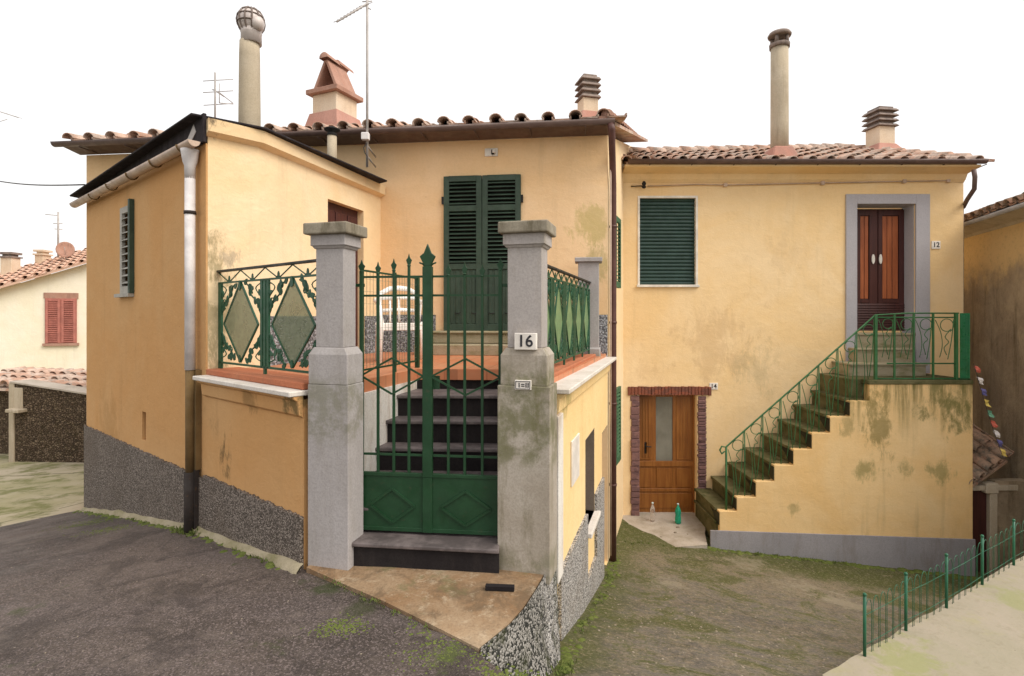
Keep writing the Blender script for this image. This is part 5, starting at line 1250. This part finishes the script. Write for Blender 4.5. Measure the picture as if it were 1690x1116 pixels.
def antenna(name,label,x,y0,y1,Y,els,boom=None,r=.012,extra=None,catg='antenna',grp='television antennas'):
    X=(x-CX)/FPX*Y; t=thing(name,label,catg,(X,Y,zat(y1,Y)),grp)
    mb=MB(); mb.tube([(X,Y,zat(y1,Y)),(X,Y,zat(y0,Y))],r,8); mb.build('mast',M['galv'],t)
    for (xa,ya,xb,yb,dy) in els:
        mb=MB(); p0=P(xa,ya,Y); p1=P(xb,yb,Y+dy); mb.tube([p0,p1],r*.45,5); mb.build('element',M['galv'],t)
    if boom:
        for (xa,ya,xb,yb,n,w) in boom:
            p0=P(xa,ya,Y); p1=P(xb,yb,Y-.5); mb=MB(); mb.tube([p0,p1],r*.7,6); mb.build('boom',M['galv'],t)
            d=(p1-p0).normalized(); s=d.cross(V((0,0,1))).normalized(); 
            for k in range(n):
                q=p0.lerp(p1,(k+.5)/n); mb=MB(); mb.tube([q-s*w*(1-.3*k/n)+V((0,0,.0)),q+s*w*(1-.3*k/n)],r*.3,4); mb.build('element',M['galv'],t)
    return t
antenna('antenna','small television antenna with stacked bars behind the annex roof beside the tall flue',355,120,215,7.9,[(335,134,385,131,.1),(335,153,385,150,.0),(336,174,385,171,.1),(350,148,362,153,.6),(362,138,362,170,0),(362,153,384,170,.3),(362,170,385,172,.3),(352,148,370,160,.3)],None,.014)
ym=7.10
t=antenna('antenna','tallest television mast with a long comb antenna, standing above the annex roof edge',606,-6,276,ym,[(598,3,614,2,.05),(603,10,612,16,.0)],[(606,6,556,36,9,.11)],.017)
mb=MB(); p=P(605,228,ym); mb.box(p.x-.05,p.x+.05,p.y-.09,p.y-.02,p.z-.045,p.z+.05); mb.build('junction_box',M['white_pvc'],t,.008)
mb=MB(); p=P(606,240,ym)
for dz_ in (0,-.14): mb.tube([p+V((0,0,dz_)),p+V((-.02,.52,dz_))],.012,6)
mb.build('bracket',M['galv'],t)
mb=MB(); mb.tube([P(606,236,ym-.04),P(600,244,ym-.04),P(602,252,ym-.03),P(606,258,ym-.02),P(606,275,ym-.02)],.007,5); mb.build('cable',M['cable'],t)
antenna('antenna','distant thin antenna on the cream house roof beside the red dish',96,350,425,19,[(75,354,97,356,0),(88,369,103,369,.0),(90,378,103,379,.1)],None,.03)
antenna('antenna','antenna tip entering at the left edge above the cable',-14,170,560,15.0,[(-14,205,12,197,.0)],[(-14,180,30,194,5,.2)],.02)
Yd_=18.6; p=P(108,413,Yd_); t=thing('satellite_dish','dark red satellite dish on the cream house roof','satellite dish',p)
mb=MB(); nrm=V((.55,-.8,.25)).normalized(); a=nrm.cross(V((0,0,1))).normalized(); b=a.cross(nrm); rings=[]
for i in range(6):
    r_=.26*i/5; dpt=.06*(i/5)**2
    rings.append([p+nrm*dpt+a*r_*math.cos(2*math.pi*k/18)+b*r_*1.1*math.sin(2*math.pi*k/18) for k in range(18)])
for i in range(5): mb.add(rings[i]+rings[i+1],[(k,(k+1)%18,18+(k+1)%18,18+k) for k in range(18)],0,True)
so=mb.build('dish',M['terracap'],t); m_=so.modifiers.new('s','SOLIDIFY'); m_.thickness=.015
mb=MB(); mb.tube([p,p-nrm*.12,p-nrm*.12+V((0,0,-.5))],.02,6); mb.tube([p-b*.2,p+nrm*.28],.01,5); mb.build('arm',M['galv'],t)
# cable in the air
t0=P(-30,294,11); t1=P(140,305,7.75); pts=[]
for k in range(17):
    f=k/16; q=t0.lerp(t1,f); q.z-=.06*math.sin(math.pi*f); pts.append(q)
mb=MB(); mb.tube(pts,.011,5); tag(mb.build('overhead_cable',M['cable']),'black overhead cable reaching the left corner of the houses','cable')
# stone wall with tile coping
sw=thing('stone_wall','dark rubble stone wall with a pale coping across the pavement at the left','wall',(-12,13,-3.3))
SF=Fr((P(22,0,12.0).x,12.0),(P(175,0,11.4).x,11.4)); zt0=SF.sz(22,632)[1]; zt1=SF.sz(140,651)[1]
mb=MB(); zt2=SF.sz(175,656)[1]; SF.poly(mb,[(0,-4.2),(SF.L,-4.2),(SF.L,zt2),(0,zt0)],-.35,0); mb.build('wall',M['rubblewall'],sw)
mb=MB(); SF.poly(mb,[(-.05,zt0+.003),(SF.L,zt2+.003),(SF.L,zt2+.035),(-.05,zt0+.035)],-.4,.04); mb.build('coping',M['doorstep'],sw)
mb=MB(); SF.box(mb,-.10,.05,-4.2,zt0,-.3,.03); SF.box(mb,.05,.42,zt0-.62,zt0-.55,.002,.2); SF.box(mb,.05,.30,zt0-.55,zt0-.1,.002,.03); mb.build('post',M['chim_cement'],sw,.01)
lo=thing('lean_to','low lean-to with sagging orange tiles beyond the stone wall','shed',(-12.5,13.5,-3.3))
mb=MB(); A=SF.p(-2.2,SF.sz(0,632)[1]-.0,-.45); B=SF.p(SF.L,zt2+.12,-.45); A.z=zat(640,12.4); B.z=zat(648,11.9)
upv=(-SF.n+V((0,0,.16))).normalized(); tiles(mb,A,B,upv,3,.30,.42,.13,.11,41); mb.prism([A-V((0,0,.1)),B-V((0,0,.1)),B+upv*1.3-V((0,0,.1)),A+upv*1.3-V((0,0,.1))],V((0,0,.06))); mb.build('roof',M['tile'],lo)
mb=MB(); SF.box(mb,-2.4,-.55,-4.2,A.z-.1,-.9,-.75); SF.box(mb,-2.4,SF.L,-4.2,zt2-.15,-1.8,-1.6); mb.build('wall',M['rubblewall'],lo)
mb=MB(); SF.box(mb,-.5,-.16,-3.55,A.z-.35,-.6,-.5); 
for k in range(8): SF.box(mb,-.46,-.20,-3.4+k*.12,-3.36+k*.12,-.5,-.47)
mb.build('gate',M['galv'],lo)

# ================================================================== small growth and stones
def clump(mb,c,n,h,spread,rn,w=.006):
    for _ in range(n):
        a=rn.uniform(0,2*math.pi); d=V((math.cos(a),math.sin(a),0)); b=c+d*rn.uniform(0,spread); hh=h*rn.uniform(.4,1.1); s=d.cross(V((0,0,1)))*w*rn.uniform(.6,1.3)
        tip=b+d*hh*rn.uniform(.2,.9)+V((0,0,hh)); m_=b+d*hh*.2+V((0,0,hh*.6))
        mb.add([b-s,b+s,m_+s*.8,tip,m_-s*.8],[(0,1,2,3,4)])
rn=random.Random(12); mb=MB()
def along(pts,n,zf,h,sp,off=.03,per=7,w=.006):
    for _ in range(n):
        f=rn.random()**1.0; q=cat(pts,f); 
        if noise.noise(q*1.6)<-.12: continue
        q=q+V((rn.uniform(-off,off),rn.uniform(-off,off),0)); q.z=zf(q.x,q.y)-.005
        clump(mb,q,per,h*rn.uniform(.5,1.2),sp,rn,w)
wpts=[(WA.p(s,0,.06).x,WA.p(s,0,.06).y) for s in (0.05,1.5,3,4.5,WA.L)]
along(wpts,90,z_road,.028,.03,.03,7)
along([(WA.p(s,0,.09).x,WA.p(s,0,.09).y) for s in (sc1,sc1+.4)],16,z_road,.06,.05,.05,8)
along([(-.15,2.86),(.0,2.92),(.2,3.15),(.33,3.5),(.42,4.0),(1.2,6.7),(1.45,7.6)],150,z_yard,.032,.03,.05,7)
along([(3.0,8.34),(7.1,8.32)],170,z_yard,.035,.05,.06,8)
along([(1.7,8.2),(3.1,8.2)],25,z_yard,.03,.04,.05,7)
along([(-1.45,3.88),(-.18,2.90)],60,lambda x,y:-1.80,.018,.02,.02,6,.004)
tag(mb.build('weeds',M['grass']),'short weeds and grass growing along the wall feet','weeds',kind='stuff')
# moss cushions
mb=MB()
def cushion(c,r,h):
    n=9; vs=[c+V((0,0,h))]
    for (rr,hh) in ((.5,.8),(.85,.4),(1.0,-.1)):
        for k in range(n):
            t=2*math.pi*k/n; q=1+.25*noise.noise(V((c.x*9+k,c.y*9,rr))); vs.append(c+V((math.cos(t)*r*rr*q,math.sin(t)*r*rr*q,h*hh)))
    fs_=[(0,1+k,1+(k+1)%n) for k in range(n)]
    for i in range(2): fs_+=[(1+i*n+k,1+(i+1)*n+k,1+(i+1)*n+(k+1)%n,1+i*n+(k+1)%n) for k in range(n)]
    mb.add(vs,fs_,0,True)
for pts,n,zf,R0 in ((wpts,330,z_road,.035),([(3.0,8.33),(7.1,8.31)],200,z_yard,.05),([(.33,3.5),(.42,4.0),(1.2,6.7),(1.45,7.6)],150,z_yard,.035),([(-.6,3.2),(-.1,2.75),(.1,2.7)],160,z_road,.010)):
    for _ in range(n):
        q=cat(pts,rn.random()); q+=V((rn.gauss(0,.035),rn.gauss(0,.035),0)); q.z=zf(q.x,q.y)
        r_=R0*rn.uniform(.3,1.1); cushion(q,r_,r_*rn.uniform(.2,.45))
for (x,y,s) in ((-4.9,6.3,.22),(-4.2,5.7,.15),(-.35,2.92,.12),(-1.0,3.2,.08)):
    for _ in range(260):
        q=V((x+rn.gauss(0,s),y+rn.gauss(0,s*.6),0)); q.z=z_road(q.x,q.y); 
        cushion(q,rn.uniform(.003,.009),.0025)
tag(mb.build('moss',M['moss']),'low moss cushions along the foot of the walls','moss',kind='stuff')
# ragged mortar skirting at the foot of the left wall
mb=MB(); n=150; vs=[]
for i in range(n+1):
    s=.0+WA.L*i/n; w=.075+.03*noise.noise(V((s*3,0,0)))+.018*noise.noise(V((s*13,0,0))); h=.05+.03*noise.noise(V((s*2.3,5,0)))
    for (o,dz_) in ((.02,h),(.045,h*.8),(w,.006),(w+.01,-.05)):
        p=WA.p(s,0,o); p.z=z_road(p.x,p.y)+dz_; vs.append(p)
mb.add(vs,[(i*4+j,(i+1)*4+j,(i+1)*4+j+1,i*4+j+1) for i in range(n) for j in range(3)],0,True); k_=mb.build('kerb',M['step_up']); k_['kind']='structure'
# loose pebbles
mb=MB()
def stone(c,r):
    vs=[]; a=rn.uniform(0,6.28)
    for (rr,h) in ((1,0),(.8,.5)):
        for k in range(6):
            t=a+math.pi*2*k/6; q=rn.uniform(.75,1.1); vs.append(c+V((math.cos(t)*r*rr*q,math.sin(t)*r*rr*q*.8,r*h)))
    mb.add(vs,[(k,(k+1)%6,6+(k+1)%6,6+k) for k in range(6)]+[tuple(range(6,12))])
for _ in range(420):
    x=rn.gauss(1.7,.9); y=rn.gauss(4.6,1.0)
    if x<.35+.3*(y-4.09)+.1 or y<2.6 or y>8: continue
    if x>e[0][0]+(y-e[0][1])*1.6+.3 and y<6.5: continue
    stone(V((x,y,z_yard(x,y))),rn.choice((.004,.005,.006,.007,.009,.013)))
for _ in range(120):
    x=rn.uniform(-5,.0); y=rn.uniform(2.4,6); 
    if (V((x,y,0))-WA.a).dot(WA.n)<.15 or (x>-1.4 and y>2.9-.75*(x+.18)): continue
    stone(V((x,y,z_road(x,y))),rn.choice((.003,.004,.006)))
for x,y,r in ((2.72,8.95,.035),(2.62,8.75,.03),(2.35,8.6,.018),(2.8,8.7,.015)): stone(V((x,y,-3.455-.03*(9.47-y))),r)
tag(mb.build('pebbles',M['pebbles']),'small loose pale stones scattered on yard and road','pebbles',kind='stuff')

# ================================================================== light, sky, camera
W=bpy.data.worlds.new('World'); S.world=W; W.use_nodes=True; t=W.node_tree; bg=t.nodes['Background']
sky=t.nodes.new('ShaderNodeTexSky'); sky.sky_type='NISHITA'; sky.sun_disc=False
EL,RO=math.radians(48),math.radians(118)
sky.sun_elevation=EL; sky.sun_rotation=RO; sky.dust_density=6; sky.air_density=1.5
mx=t.nodes.new('ShaderNodeMix'); mx.data_type='RGBA'; mx.inputs[0].default_value=.82
t.links.new(sky.outputs[0],mx.inputs[6]); mx.inputs[7].default_value=(10.5,10.3,10.2,1)
t.links.new(mx.outputs[2],bg.inputs[0]); bg.inputs[1].default_value=.10
sd=bpy.data.lights.new('Sun','SUN'); sd.energy=2.0; sd.angle=math.radians(35); sd.color=(1,.95,.87)
so=bpy.data.objects.new('Sun',sd); COL.objects.link(so)
dr_=V((math.cos(EL)*math.sin(RO),math.cos(EL)*math.cos(RO),math.sin(EL))); so.rotation_euler=dr_.to_track_quat('Z','Y').to_euler(); so.location=(10,-10,20)
cam=bpy.data.cameras.new('Camera'); co=bpy.data.objects.new('Camera',cam); COL.objects.link(co)
co.location=(0,0,0); co.rotation_euler=(math.radians(90),0,0)
cam.sensor_width=36; cam.lens=FPX/1690*36; cam.shift_y=(HY-558)/1690; cam.clip_start=.05; cam.clip_end=1000
S.camera=co
S.view_settings.view_transform='Standard'; S.view_settings.look='None'; S.view_settings.exposure=.35; S.view_settings.gamma=1
S.render.resolution_x=1024; S.render.resolution_y=676
